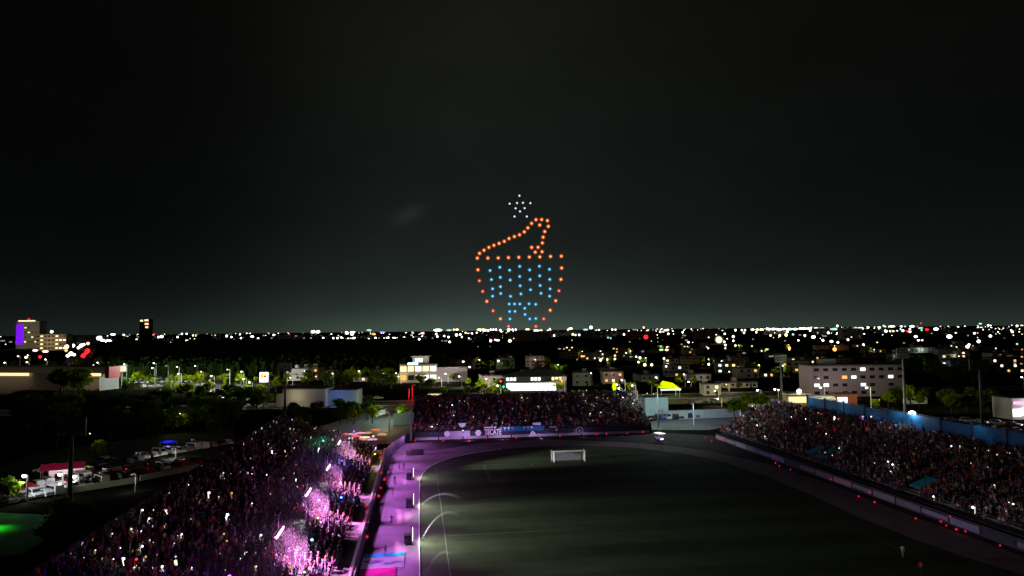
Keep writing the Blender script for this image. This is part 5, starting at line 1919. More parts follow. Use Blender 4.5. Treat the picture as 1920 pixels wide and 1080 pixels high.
def lamp_mesh(key, wide, tall):
    kk = (key, round(wide, 1), round(tall, 1))
    if kk not in lampm:
        b = MB()
        b.tube((0, 0, -tall), (0, 0, -.6), .12, .09, n=5, mi=0)
        b.ball((0, 0, 0), 1.0, n=8, rings=6, mi=1)
        for v in range(len(b.v) - 42, len(b.v)):
            x, y, z = b.v[v]
            b.v[v] = (x * wide, y, z)
        lampm[kk] = b.mesh('street_lamp', [M_dark, glow('city_lamp_' + key, CC[key][1], CC[key][2])])
    return lampm[kk]


lamps = []
DIMS = []
for ent in CITY.replace('\n', ';').split(';'):
    q = ent.split(',')
    if q[2] == 'd':
        DIMS.append(q)
        continue
    px, py, key = float(q[0]), float(q[1]), q[2]
    r_ = (float(q[3]) if len(q) > 3 else 1.0) * (1.25 if px < 205 else 1.0)
    wd = float(q[4]) if len(q) > 4 else 1.0
    dy = py - (617 - .0105 * (px - 960))
    ds = min(2600, max(330, 24 * 1280 / max(dy, 1)))
    if dy < 6:
        ds = 2600 + RNG.uniform(-300, 300)
    p = at(px, py, ds)
    rad = 1.62 * r_ * ds / 1280 * (1.0 if key != 'd' else 1.05)  # globe sized by distance, standing in for the lamp's glare
    # the pole is scaled with the lamp, so it is cut for the height of the lamp
    o = mesh_obj('street_lamp', lamp_mesh(key, wd, round(max(1.5, p.z / rad), 0)), None, p)
    o.scale = (rad, rad, rad)
    lamps.append(tag(o, f'{"wide " if wd > 1.4 else ("large " if r_ > 1.45 else "")}{CC[key][0]} town light {sector(px)}', 'street lamp', 'lights of the town on the horizon'))
ordinals(lamps)
# countless small lights between them, as one mass
tl = MB()
cols_ = [('w', .30), ('y', .24), ('d', .26), ('k', .06), ('o', .05), ('t', .05), ('g', .04)]
for k in range(900):
    px = RNG.uniform(-60, 1980)
    hz = 617 - .0105 * (px - 960)
    dens = .35 if px < 420 else (.45 if px < 760 else 1.0)
    if RNG.random() > dens:
        continue
    if px > 800 and math.sin(px * .021) + math.sin(px * .057 + 1) + RNG.normal(0, .5) < -.2:
        continue
    dy = 2.5 + RNG.exponential(7 if px > 800 else 6)
    if px < 780 and dy > 20 or dy > 45:
        continue
    ds = min(2900, max(420, RNG.uniform(22, 27) * 1280 / dy))
    p = at(px, hz + dy, ds)
    r_ = ds / 1280 * RNG.uniform(.4, .85)
    ci = int(RNG.choice(7, p=[c[1] for c in cols_]))
    wd = RNG.uniform(1, 2.4) if RNG.random() < .35 else 1
    tl.box((p.x, p.y, p.z), (2 * r_ * wd, 1.0, 2 * r_ * .8), mi=ci)
for q in DIMS:
    px, py = float(q[0]), float(q[1])
    dy = max(py - (617 - .0105 * (px - 960)), 4)
    ds = min(2700, max(330, 24 * 1280 / dy))
    p = at(px, py, ds)
    tl.box((p.x, p.y, p.z), (2.6 * ds / 1280 * (float(q[4]) if len(q) > 4 else 1), 1.0, 2.2 * ds / 1280), mi=2)
tag(tl.build('town_glimmer', [glow('city_lamp_' + c[0], CC[c[0]][1], CC[c[0]][2]) for c in cols_]), 'countless small windows and lamps of the far town', None, None, 'stuff')
# half-clear ball put in as the glare of the dazzling yellow floodlight
for px, py, ds, key, col, rr in ((1348, 637, 1250, 'y', (1, .84, .12), 7.5),):
    p = at(px, py, ds)
    o = mesh_obj('floodlight_glass', MB().ball((0, 0, 0), rr, n=14, rings=10).mesh('floodlight_glass', [lens('flood_lens', col, .5, .75)]), None, p)
    tag(o, 'yellow glowing glass of the glaring floodlight in the town', 'floodlight')
    lamp('POINT', (0, -14, 0), (1, .9, .4), 60000, bpy.data.objects['floodlight_glass'], size=1)

# ---------------------------------------------------------------- lamp posts near enough to show a post
def lamp_post(px, py_lamp, dist, power, col, label, ck='w', arm=1.5, r=.42):
    p = at(px, py_lamp, dist)
    o = empty('lamp_post', (p.x, p.y, 0), float(RNG.uniform(-.4, .4)), label, 'street lamp', 'lamp posts of the streets and car parks')
    h = p.z
    MB().tube((0, 0, 0), (0, 0, h + .1), .17, .12, n=8).tube((0, 0, h + .1), (-arm, 0, h + .35), .08, .06, n=6).build('post', M_white if dist < 420 else M_steel, o)
    MB().box((-arm, 0, h + .36), (1.0, .5, .14)).build('lamp_housing', M_dark, o)
    b = MB()
    b.ball((-arm, 0, h + .02), r, n=10, rings=6, sz=.75)
    b.build('lamp_globe', glow('post_' + ck, CC[ck][1], CC[ck][2] * 1.5), o)
    if power:
        lamp('POINT', (-arm, 0, h - .9), col, power * (6.0 if dist > 300 else (3.6 if dist > 205 else 1.4)), o, size=.3)
    return o


W1, W2, W3 = (1, .96, .86), (.90, 1, .84), (1, .80, .52)
posts = []
for a in ((229, 690, 400, 3800, W2, 'w', 'beside the red end of the hall'), (238, 683, 420, 2600, W2, 'w', 'beside the red end of the hall'), (293, 681, 390, 4200, W2, 'w', 'in the far car park, tall pair'),
          (290, 690, 385, 0, W2, 'w', 'in the far car park, tall pair'), (316, 686, 430, 0, W2, 'd', 'unlit in the far car park'), (336, 688, 410, 2400, W2, 'y', 'in the far car park, centre'),
          (340, 701, 365, 1800, W2, 'y', 'in the far car park, centre'), (370, 686, 480, 0, W1, 'w', 'behind the far car park'), (381, 697, 420, 700, W3, 'k', 'behind the far car park, pinkish'),
          (402, 705, 350, 2600, W1, 'w', 'at the right of the far car park, bright'), (431, 693, 400, 2000, W1, 'k', 'at the right of the far car park, pinkish'), (457, 697, 400, 1600, W2, 'w', 'left of the white pylon sign, tall'),
          (462, 711, 350, 0, W2, 'w', 'left of the white pylon sign, short'), (473, 717, 325, 2600, W2, 'w', 'left of the white pylon sign, nearest'), (549, 708, 400, 500, W3, 'k', 'right of the white pylon sign, with a lit wall'),
          (564, 726, 320, 700, W1, 'w', 'on the roof edge of the cream building'), (609, 701, 440, 0, W1, 'd', 'behind the cream building'), (705, 707, 420, 420, W1, 'd', 'at the dark street left of the yellow shop'),
          (724, 700, 420, 0, W1, 'w', 'thin, left of the yellow shop'), (747, 700, 405, 900, W3, 'y', 'at the left corner of the yellow shop, upper'), (752, 706, 395, 0, W3, 'y', 'at the left corner of the yellow shop, lower'),
          (828, 708, 375, 1300, W3, 'y', 'just right of the yellow shop'), (840, 701, 400, 900, W1, 'w', 'further right of the yellow shop'), (866, 706, 365, 1500, W2, 'w', 'above the lit lawn, left'),
          (917, 711, 335, 1500, W2, 'w', 'above the lit lawn, right'), (939, 723, 312, 300, W3, 'w', 'on the leaning mast by the green signal'), (1059, 714, 335, 1000, W3, 'o', 'right of the dazzling shop front, orange'),
          (1172, 713, 320, 1500, (1, .95, .6), 'w', 'right of the oval sign, bright'), (1162, 721, 310, 0, W1, 'w', 'right of the oval sign, low'), (1166, 728, 305, 0, W1, 'w', 'right of the oval sign, lowest'),
          (1192, 723, 305, 300, W1, 'c', 'right of the oval sign, bluish'), (1195, 733, 300, 0, W1, 'c', 'at the right top corner of the goal-end stand'), (1347, 733, 290, 700, W3, 'k', 'over the dark street, pinkish'),
          (1367, 721, 330, 500, W3, 'o', 'over the dark street, orange rim'), (1353, 748, 268, 500, W3, 'k', 'low over the lawn between the stands'), (1427, 732, 285, 1900, (1, .97, .7), 'w', 'left of the kiosk, curved arm'),
          (1459, 730, 275, 0, W1, 'w', 'left of the kiosk, low'), (1466, 731, 275, 0, W1, 'k', 'left of the kiosk, low pinkish'), (1632, 727, 245, 1500, (.95, 1, .6), 'w', 'right of the red shop, tall pale post'),
          (1546, 727, 262, 0, W1, 'w', 'over the white awning'), (1735, 732, 300, 0, W3, 'o', 'small orange in the dark trees'), (1296, 716, 360, 0, W1, 'w', 'in the houses right of the canopy'),
          (1302, 713, 380, 0, W1, 'd', 'in the houses right of the canopy'), (1312, 707, 400, 0, W1, 'd', 'in the houses right of the canopy, pale'), (1406, 698, 430, 0, W2, 'y', 'yellowish in the dark trees, left'),
          (1372, 697, 430, 0, W2, 'y', 'yellowish in the dark trees, right'), (1424, 702, 420, 250, (.7, 1, .2), 'g', 'green over the dark trees left of the block'), (1919, 707, 330, 0, W1, 'c', 'bluish at the right edge'),
          (38, 668, 540, 900, W1, 'w', 'behind the hall near the violet tower'), (56, 666, 560, 0, W1, 'w', 'behind the hall near the violet tower'), (12, 680, 430, 600, W2, 'w', 'behind the hall roof, far left'),
          (55, 679, 430, 900, W2, 'w', 'behind the hall roof, second'), (88, 674, 440, 1500, (1, 1, .7), 'w', 'behind the hall roof, in the round pale tree'), (186, 680, 460, 2200, W2, 'w', 'behind the hall roof, by the bright tree')):
    posts.append(lamp_post(a[0], a[1], a[2], a[3], a[4], f'lamp post {a[6]}', a[5]))
ordinals(posts)
lit_spots = [(o.location.x, o.location.y) for o in posts if 300 < o.location.y < 440 and any(c.type == 'LIGHT' for c in o.children)]
# car park lamps to the lower left
for px, py, ds, pw, col, lb, ck in ((52, 893, 128, 900, (.85, .93, 1), 'low dazzling lamp among white cars at the far left of the car park', 'c'),
                                    (118, 890, 136, 1000, (.95, .97, 1), 'low dazzling lamp beside the red tent in the car park', 'w'),
                                    (148, 893, 138, 700, (1, 1, 1), 'low dazzling lamp right of the dark mast in the car park', 'w'),
                                    (179, 836, 190, 260, (.6, 1, .25), 'lamp lighting a green tree top above the car park', 'd'),
                                    (262, 850, 165, 240, W1, 'lamp at the far side of the car park, left', 'd'), (330, 842, 170, 260, W1, 'lamp at the far side of the car park beside a blue canopy', 'd'),
                                    (365, 825, 195, 300, W1, 'lamp at the far side of the car park by two white cars', 'd'), (255, 890, 135, 160, W2, 'dim lamp over the parked cars by the fence', 'd')):
    lamp_post(px, py, ds, pw, col, lb, ck, arm=.8, r=.45 if pw > 600 else .16)
# the green-lit turf pitch lamp, stall glow, service yard lamps
o = lamp_post(-22, 945, 112, 0, (.12, 1, .10), 'green lamp over the turf pitch beyond the left edge', 'g')
L = lamp('SPOT', (.5, -.5, 3.0), (.12, 1, .10), 1900, o, size=.3, spot=100, blend=1.0)
L.rotation_euler = Vector((.30, -.25, -1)).to_track_quat('-Z', 'Y').to_euler()
o.rotation_euler = (0, 0, 0)
for px, py, ds, pw, col, lb in ((748, 770, 235, 2400, (.70, 1, .96), 'cool lamp lighting the turquoise wall left of the goal-end stand'), (730, 775, 215, 420, (1, .72, .40), 'warm lamp over the stalls yard'),
                                (1233, 738, 212, 1500, (.72, 1, .97), 'cool lamp in front of the pale turquoise block'), (1300, 758, 218, 1300, (.75, .95, 1), 'cool lamp over the parked cars between the stands'),
                                (1388, 770, 215, 240, (.60, .50, 1), 'violet lamp by the wall between the stands'), (700, 745, 280, 500, (.9, 1, .5), 'lamp over the lawn left of the goal-end stand')):
    lamp_post(px, py, ds, pw, col, lb, 'd', arm=.6, r=.12)

quarter = []
for px, py, col, pw in ((1240, 658, (.7, 1, .4), 1), (1330, 690, (1, .9, .6), .8), (1372, 699, (.9, 1, .4), 1), (1425, 704, (.6, 1, .2), 1), (1386, 656, (.9, 1, .5), 1.2), (1140, 691, (1, .9, .7), .8), (1093, 671, (1, .55, .2), .8),
                        (1183, 670, (1, .95, .8), .8), (1212, 686, (.9, 1, .4), 1), (1470, 706, (.9, 1, .6), .7), (1566, 658, (1, .5, .1), 1.2), (1480, 656, (1, .5, .1), .8), (1752, 694, (.6, 1, .3), .7), (1872, 676, (1, .6, .3), .8),
                        (1705, 668, (.7, 1, .85), 1.2), (1005, 690, (1, .9, .7), .6), (935, 694, (.8, 1, .5), .6), (1048, 702, (.8, 1, .5), .8), (900, 690, (.9, 1, .7), .6), (1290, 660, (.7, 1, .4), .9), (1640, 668, (1, .85, .6), .7), (1800, 684, (1, .9, .7), .7),
                        (1285, 726, (1, .9, .5), .5), (1110, 722, (.8, 1, .5), .5), (625, 722, (1, .8, .5), .4), (675, 716, (1, .8, .5), .4)):
    g = G(px, py)
    dist = min(g.y, 900)
    g = at(px, py, dist)
    q = empty('lamp_post', (g.x, g.y, 0), float(RNG.uniform(-.4, .4)), f'small street lamp among the houses {sector(px)}', 'street lamp', 'lamp posts of the streets and car parks')
    MB().tube((0, 0, 0), (0, 0, 6.6), .14, .10, n=6).build('post', M_steel, q)
    MB().ball((-.5, 0, 6.6), .35, n=8, rings=5, sz=.7).build('lamp_globe', glow('post_w', CC['w'][1], 7), q)
    lamp('POINT', (-.5, -.6, 5.9), col, 3600 * pw * (dist / 600), q, size=.3)
    quarter.append(q)
ordinals(quarter)
# traffic signal with a long leaning arm
p = at(930, 727, 312)
o = empty('traffic_signal', (p.x - 6, p.y, 0), 0, 'traffic signal on a pale leaning arm showing green and red lamps', 'traffic light')
MB().tube((0, 0, 0), (0, 0, 3.6), .14, n=8).tube((0, 0, 3.4), (7.4, 0, 7.4), .13, .10, n=8).build('post', M_white, o)
for k, (x, z, cn, cl) in enumerate(((9.4, 4.9, 'signal_green', (.02, .9, .45)), (8.2, 7.4, 'signal_red', (1, .08, .02)))):
    MB().box((x, .2, z), (.9, .4, 1.3)).build('signal_head', M_black, o)
    MB().ball((x, -.1, z), .5, n=8, rings=6).build('signal_lamp', glow(cn, cl, 2.2), o)
# red gate posts in the street left of the stand
p = at(772, 728, 300)
o = empty('red_gate', (p.x, p.y, 0), 0, 'red-lit portal frame standing in the street left of the stand', 'gate')
MB().tube((-1.2, 0, 0), (-1.2, 0, p.z), .28, n=8).build('post', mat('red_paint', (.55, .01, .04), .5), o)
MB().tube((.3, 0, 0), (.3, 0, p.z + 1.5), .28, n=8).tube((.3, 0, p.z + 1.4), (1.6, 0, p.z + 1.4), .22, n=8).build('post', mat('red_paint', (.55, .01, .04)), o)
lamp('POINT', (-.4, -3, p.z - 2), (1, .06, .10), 700, o, size=.3)
# guard hut with a white roof and a bright lamp, left of the stand
p = at(815, 729, 285)
o = empty('guard_hut', (p.x, p.y, 0), 0, 'small hut with a wide white roof and a bright warm lamp above the stand corner', 'kiosk')
MB().box((0, 0, 2.2), (3.2, 3, 4.4)).build('wall', M_wall[0][1], o)
MB().box((0, 0, p.z - 2.0), (5.6, 4.4, .35)).build('roof', M_white, o)
for x in (-2.4, 2.4):
    MB().tube((x, -1.9, 0), (x, -1.9, p.z - 2.1), .08, n=6).build('post', M_steel, o)
MB().ball((.8, -1.8, p.z - 3.2), .75, n=10, rings=6).build('lamp_globe', glow('hut_lamp', (1, .88, .62), 5), o)
lamp('POINT', (.8, -3.6, p.z - 3.2), (1, .85, .55), 700, o, size=.4)

# stalls with glowing roofs at the far end of the long stand
stall_c = [((.95, .20, .03), 1.0, 'orange'), ((1, .45, .20), .7, 'peach'), ((1, .14, .05), 1.0, 'red-orange'), ((1, .86, .7), 1.1, 'cream'), ((1, .45, .75), .9, 'pink')]
k = 0
sts = []
for px, py in ((637, 818), (648, 813), (660, 812), (668, 816), (676, 810), (690, 810), (698, 822), (678, 822), (684, 818), (716, 813), (655, 820), (704, 804)):
    cl, st_, nm = stall_c[(k * 2 + k // 3) % 5]
    p = G(px, py, 2.6)
    o = empty('market_stall', (p.x, p.y, 0), TH + float(RNG.uniform(-.2, .2)), f'small stall with a glowing {nm} roof behind the long stand', 'stall', 'lit stalls behind the long stand')
    b = MB()
    w_ = float(RNG.uniform(1.7, 3.0))
    b.add([(-w_ / 2, -1.2, 2.3), (w_ / 2, -1.2, 2.3), (w_ / 2, 1.2, 2.3), (-w_ / 2, 1.2, 2.3), (0, 0, 2.3 + float(RNG.uniform(.25, .6)))], [(0, 1, 4), (1, 2, 4), (2, 3, 4), (3, 0, 4)])
    b.build('roof', glow('stall_' + nm.replace('-', '_').replace(' ', '_'), cl, st_), o)
    MB().box((0, -.9, .5), (w_ * .9, .7, 1.0)).build('counter', M_wall[k % 5][1], o)
    for x in (-1.2, 1.2):
        for y in (-1.1, 1.1):
            MB().tube((x, y, 0), (x, y, 2.35), .04, n=5).build('post', M_steel, o)
    sts.append(o)
    k += 1
ordinals(sts)
for px, py, cl, pw, nm in ((652, 816, (1, .30, .06), 900, 'orange'), (700, 815, (1, .55, .25), 600, 'peach'), (664, 806, (.6, .06, 1), 500, 'violet')):  # pole lamps added for the glow over the stalls
    q = G(px, py, 5.5)
    o = empty('stall_lamp', (q.x, q.y, 0), 0, f'{nm} lamp on a pole over the stalls behind the long stand', 'lamp')  # added lamp, put in to carry the stall glow
    MB().tube((0, 0, 0), (0, 0, 5.0), .06, n=6).build('pole', M_dark, o)
    MB().ball((0, 0, 5.1), .22, n=8, rings=5).build('lamp_globe', glow('stall_globe_' + nm, cl, 3), o)
    lamp('POINT', (0, 0, 5.6), cl, pw, o, size=.3)
# utility cart with a white canopy between the stands
p = G(1236, 826, .02)
o = empty('utility_cart', p, TH + .3, 'small cart with a glowing white canopy and a pink-lit front by the boards', 'cart')
MB().box((0, 0, .6), (1.3, 2.4, .6), taper=.9).build('cart_body', mat('cart_violet', (.20, .12, .36), .5), o)
MB().box((.2, 0, 2.0), (1.9, 2.9, .16), taper=.9).build('canopy', glow('cart_canopy', (1, .92, .86), 1.4), o)
for x in (-.55, .55):
    for y in (-1.0, 1.0):
        MB().tube((x, y, .8), (x, y, 1.95), .035, n=5).build('post', M_steel, o)
        MB().tube((x * 1.2 - .08, y * .8, .3), (x * 1.2 + .08, y * .8, .3), .3, n=10).build('wheel', M_black, o)
MB().box((0, -1.23, .55), (1.1, .06, .34)).build('light_bar', glow('cart_light', (1, .75, .95), 2), o)
# tents of the car park
p = G(118, 900, 0)
o = empty('tent', p, .5, 'red and blue roofed tent glowing white inside, left of the dark mast', 'tent')
b = MB()
b.add([(-4, -2, 2.5), (4, -2, 2.5), (4, 2, 2.5), (-4, 2, 2.5), (-4, 0, 3.6), (4, 0, 3.6)], [(0, 1, 5, 4), (1, 2, 5), (2, 3, 4, 5), (3, 0, 4)])
b.build('roof', mat('tent_red', (.50, .01, .07), .7), o)
MB().box((.6, 1.8, 1.2), (6.6, .08, 2.3)).build('back_wall', mat('tent_white', (.8, .8, .82), .7), o)
for x in (-3.8, 0, 3.8):
    for y in (-1.9, 1.9):
        MB().tube((x, y, 0), (x, y, 2.5), .05, n=6).build('pole', M_steel, o)
lamp('POINT', (0, -.3, 2.1), (.95, .97, 1), 320, o, size=.3)
p = G(316, 845, 0)
o = empty('tent', p, .4, 'blue canopy on thin poles at the far side of the car park', 'tent')
MB().box((0, 0, 2.5), (4.4, 3, .5), taper=.5).build('roof', mat('tent_blue', (.02, .02, .55), .7), o)
for x in (-2, 2):
    for y in (-1.3, 1.3):
        MB().tube((x, y, 0), (x, y, 2.4), .05, n=6).build('pole', M_steel, o)
lamp('POINT', (0, -2.2, 3.2), (.4, .4, 1), 120, o, size=.3)
# fence wall at the near edge of the car park
for (x0, y0), (x1, y1), lb in (((112, 928), (258, 905), 'pale low wall closing the near edge of the car park, left run'), ((262, 902), (392, 876), 'pale low wall closing the near edge of the car park, right run')):
    a, c = G(x0, y0), G(x1, y1)
    d = c - a
    o = empty('boundary_wall', (a + c) / 2, math.atan2(d.y, d.x), lb, 'wall')
    n_ = max(3, int(d.length / 5))
    for k in range(n_):
        MB().box((-d.length / 2 + (k + .5) * d.length / n_, 0, .6), (d.length / n_ - .05, .2, 1.2)).build('panel', M_wall[0][1], o)

# ================================================================== VEHICLES
def car_body(b, kind, mi=0):
    if kind == 'van':
        prof = [(-2.3, .35), (2.25, .35), (2.3, .9), (1.95, 1.15), (1.35, 1.9), (-2.2, 1.95), (-2.3, .9)]
    elif kind == 'suv':
        prof = [(-2.2, .36), (2.2, .36), (2.25, .85), (1.9, 1.05), (1.05, 1.12), (.45, 1.66), (-1.7, 1.68), (-2.15, 1.1)]
    else:
        prof = [(-2.15, .30), (2.15, .30), (2.2, .70), (1.85, .86), (.95, .95), (.25, 1.40), (-1.05, 1.42), (-1.75, 1.0), (-2.15, .92)]
    n = len(prof)
    vs = []
    for s, w in ((-1, .86), (1, .86)):
        for x, z in prof:
            k = 1.0 if z < 1.0 else .80
            vs.append((x, s * w * k, z))
    b.add(vs, [tuple(range(n)), tuple(range(2 * n - 1, n - 1, -1))] + [((i + 1) % n, i, n + i, n + (i + 1) % n) for i in range(n)], mi)


M_tyre = mat('tyre', (.02, .02, .02), .8)
G_tail = glow('tail_lamp', (1, .012, .02), 2.0)
G_head = glow('head_lamp', (1, .96, .88), 4)
M_tailoff = mat('tail_glass', (.18, .01, .01), .3)
M_headoff = mat('head_glass', (.5, .5, .5), .2)
CARCOL = [('white', (.72, .72, .70)), ('silver', (.40, .41, .42)), ('black', (.015, .015, .016)), ('grey', (.14, .14, .15)), ('red', (.35, .015, .02)), ('dark blue', (.02, .04, .12)), ('beige', (.42, .36, .26))]
CM = {}


def car_parts(kind, ci, lights):
    key = (kind, ci, lights)
    if key in CM:
        return CM[key]
    nm, cc = CARCOL[ci]
    b = MB()
    car_body(b, kind)
    P = [('body', b.mesh('car_body', mat('car_paint_' + nm.replace(' ', '_'), cc, .25, var=.05, spec=.6)), (0, 0, 0))]
    z0, z1 = {'van': (1.2, 1.78), 'suv': (1.14, 1.56), 'car': (1.0, 1.33)}[kind]
    x0, x1 = {'van': (-1.8, 1.2), 'suv': (-1.6, .5), 'car': (-1.2, .3)}[kind]
    for s in (-1, 1):
        g = MB()
        g.add([(x0, s * .80, z0), (x1 + .25, s * .80, z0), (x1 - .1, s * .71, z1), (x0 + .25, s * .71, z1)], [(0, 1, 2, 3)])
        P.append(('side_window', g.mesh('side_window', M_glass), (0, 0, 0)))
    fx = {'van': (1.93, 1.40, 1.2, 1.85), 'suv': (1.06, .50, 1.15, 1.62), 'car': (.96, .30, .98, 1.37)}[kind]
    g = MB()
    g.add([(fx[0] + .02, -.66, fx[2]), (fx[0] + .02, .66, fx[2]), (fx[1] + .02, .62, fx[3]), (fx[1] + .02, -.62, fx[3])], [(0, 1, 2, 3)])
    P.append(('windscreen', g.mesh('windscreen', M_glass), (0, 0, 0)))
    w = MB()
    w.tube((0, -.1, 0), (0, .1, 0), .33, n=10)
    wm_ = w.mesh('wheel', M_tyre)
    for x in (-1.35, 1.35):
        for y in (-.8, .8):
            P.append(('wheel', wm_, (x, y, .33)))
    hm_ = MB().box((0, 0, 0), (.1, .36, .2)).mesh('headlight', G_head if lights in ('both', 'head') else M_headoff)
    tm = MB().box((0, 0, 0), (.1, .34, .22)).mesh('tail_light', G_tail if lights in ('both', 'tail') else M_tailoff)
    for y in (-.55, .55):
        P.append(('headlight', hm_, (2.17, y, .66)))
        P.append(('tail_light', tm, (-2.17, y, .82)))
    CM[key] = P
    return P


def car(p, rz, kind, ci, lights, label):
    o = empty('parked_car' if lights == 'off' else 'car', (p.x, p.y, .012), rz, label, 'van' if kind == 'van' else 'car', 'cars in the car parks and streets')
    for nm, me, lc in car_parts(kind, ci, lights):
        mesh_obj(nm, me, o, lc)
    return o


KN = {'car': 'car', 'suv': 'tall estate car', 'van': 'van'}
cars = []


def car_row(a, c, n, where, lights='off', cols=(0, 0, 1, 2, 3, 4, 5, 6), across=True, jit=.25, kinds=('car', 'car', 'suv', 'van')):
    A, Cc = G(*a), G(*c)
    d = Cc - A
    ang = math.atan2(d.y, d.x) + (PI / 2 if across else 0)
    for i in range(n):
        t = (i + .5) / n
        p = A + d * t + Vector((RNG.normal(0, jit), RNG.normal(0, jit), 0))
        kd, ci = random.choice(kinds), random.choice(cols)
        lt = lights if lights in ('off', 'tail', 'head', 'both') else random.choice(lights.split())
        flip = PI if random.random() < .5 and across else 0
        cars.append(car(p, ang + flip + RNG.normal(0, .06), kd, ci, lt, f'{CARCOL[ci][0]} {KN[kd]} {where}'))


car_row((8, 944), (102, 926), 6, 'in the front row of the lower left car park', cols=(0, 0, 0, 1, 2))
car_row((108, 922), (250, 896), 10, 'in the lower left lot beside the dark mast', cols=(0, 0, 1, 2, 6))
car_row((22, 922), (190, 896), 9, 'in the second row of the lower left car park', cols=(0, 0, 1, 2, 4))
car_row((150, 892), (262, 866), 6, 'in the lower left car park, third row', cols=(0, 1, 2, 3))
car_row((262, 890), (392, 866), 8, 'along the low wall right of the dark mast', cols=(0, 1, 2, 2, 3, 4))
car_row((180, 898), (292, 872), 6, 'queuing with red tail lights', 'tail', cols=(2, 3), across=False)
car_row((258, 862), (430, 832), 11, 'in the far row of the lower left car park', cols=(0, 0, 1, 2, 3, 6))
car_row((72, 889), (112, 880), 2, 'alone behind the red tent', cols=(0,), kinds=('car',))
car_row((178, 872), (216, 864), 2, 'parked under the green-lit tree', cols=(0, 1), kinds=('suv', 'car'))
car_row((232, 712), (330, 712), 10, 'in the near row of the far car park', cols=(0, 0, 1, 1, 3))
car_row((236, 703), (330, 702), 10, 'in the middle row of the far car park', cols=(0, 0, 1, 3), lights='off off head')
car_row((262, 727), (390, 724), 9, 'at the pale patch of the far car park', cols=(0, 0, 1), lights='off off head')
car_row((240, 719), (400, 716), 14, 'in the long row of the far car park', cols=(0, 0, 1, 1, 6))
car_row((300, 736), (352, 737), 7, 'at the near edge of the far car park', cols=(0, 0, 1, 3))
car_row((372, 734), (470, 741), 10, 'under the bright far post', cols=(0, 0, 1, 6), lights='off off head')
car_row((405, 745), (478, 752), 5, 'left of the white pylon sign', cols=(0, 1, 2), lights='off head')
car_row((-12, 722), (66, 732), 9, 'under the warm strip light of the huge hall', cols=(0, 0, 1, 6), kinds=('car', 'suv'))
car_row((98, 735), (160, 728), 3, 'in the dark right of the hall canopy', cols=(0, 1), kinds=('car',))
car_row((128, 690), (160, 652), 8, 'coming down the avenue with white headlights', 'head', across=False, cols=(0, 1, 2), jit=2.0)
car_row((166, 672), (177, 654), 4, 'driving up the avenue with red tail lights', 'tail', across=False, cols=(2, 3), jit=1.0)
car_row((1216, 788), (1308, 783), 7, 'parked before the wall between the stands', cols=(2, 2, 3, 0, 5))
car_row((1292, 757), (1345, 756), 4, 'driving on the dark street between the stands', 'head tail both', across=False, cols=(2, 3))
car_row((1776, 789), (1910, 800), 5, 'queuing behind the blue wall with lights on', 'both both head', across=False, cols=(0, 3, 0), jit=.4)
car_row((1868, 808), (1918, 815), 4, 'parked behind the right end of the blue wall', cols=(0, 0, 1))
car_row((706, 783), (726, 775), 2, 'stopped with red tail lights left of the goal-end stand', 'tail', across=False, cols=(0, 1), kinds=('suv', 'van'))
car_row((640, 752), (720, 748), 4, 'on the street left of the goal-end stand', 'head tail', across=False, cols=(0, 2, 3))
ordinals(cars)
# white coach in the dark right of the tall pale post
p = G(1716, 759)
o = empty('bus', (p.x, p.y, 0), .08, 'pale parked bus in the dark below the right floodlight mast', 'bus')
MB().box((0, 0, 1.75), (8.6, 2.4, 2.6), taper=.95).build('body', M_wall[1][1], o)
for k in range(5):
    MB().box((-3.1 + k * 1.5, -1.21, 2.25), (1.25, .05, .85)).build('window', M_glass, o)
for x in (-2.8, 2.8):
    for y in (-1.05, 1.05):
        MB().tube((x, y - .12, .48), (x, y + .12, .48), .48, n=10).build('wheel', M_tyre, o)
lamp('POINT', (-1, -7, 5), (.9, 1, .85), 260, o, size=.3)

# ================================================================== TREES
M_bark = mat('bark', (.06, .045, .03), .95, var=.4, scale=4)


def leaf_mat(name, col, trans):
    M = bpy.data.materials.new(name)
    M.use_nodes = True
    nt = M.node_tree
    nt.nodes.clear()
    o_ = nt.nodes.new('ShaderNodeOutputMaterial')
    d_ = nt.nodes.new('ShaderNodeBsdfDiffuse')
    t_ = nt.nodes.new('ShaderNodeBsdfTranslucent')
    mx_ = nt.nodes.new('ShaderNodeMixShader')
    mx_.inputs[0].default_value = .35
    tc_ = nt.nodes.new('ShaderNodeTexCoord')
    n_ = nt.nodes.new('ShaderNodeTexNoise')
    n_.inputs['Scale'].default_value = 1.1
    n_.inputs['Detail'].default_value = 3
    r_ = nt.nodes.new('ShaderNodeValToRGB')
    r_.color_ramp.elements[0].position = .35
    r_.color_ramp.elements[1].position = .65
    r_.color_ramp.elements[0].color = (*[c * .6 for c in col], 1)
    r_.color_ramp.elements[1].color = (*[min(1, c * 1.4) for c in col], 1)
    nt.links.new(tc_.outputs['Object'], n_.inputs['Vector'])
    nt.links.new(n_.outputs['Fac'], r_.inputs[0])
    nt.links.new(r_.outputs[0], d_.inputs[0])
    t_.inputs[0].default_value = (*trans, 1)
    nt.links.new(d_.outputs[0], mx_.inputs[1])
    nt.links.new(t_.outputs[0], mx_.inputs[2])
    nt.links.new(mx_.outputs[0], o_.inputs[0])
    return M


M_leaf = [leaf_mat('leaves_dark', (.045, .075, .016), (.07, .12, .012)), leaf_mat('leaves_mid', (.075, .12, .012), (.13, .20, .008)), leaf_mat('leaves_lime', (.16, .21, .006), (.26, .34, .003))]


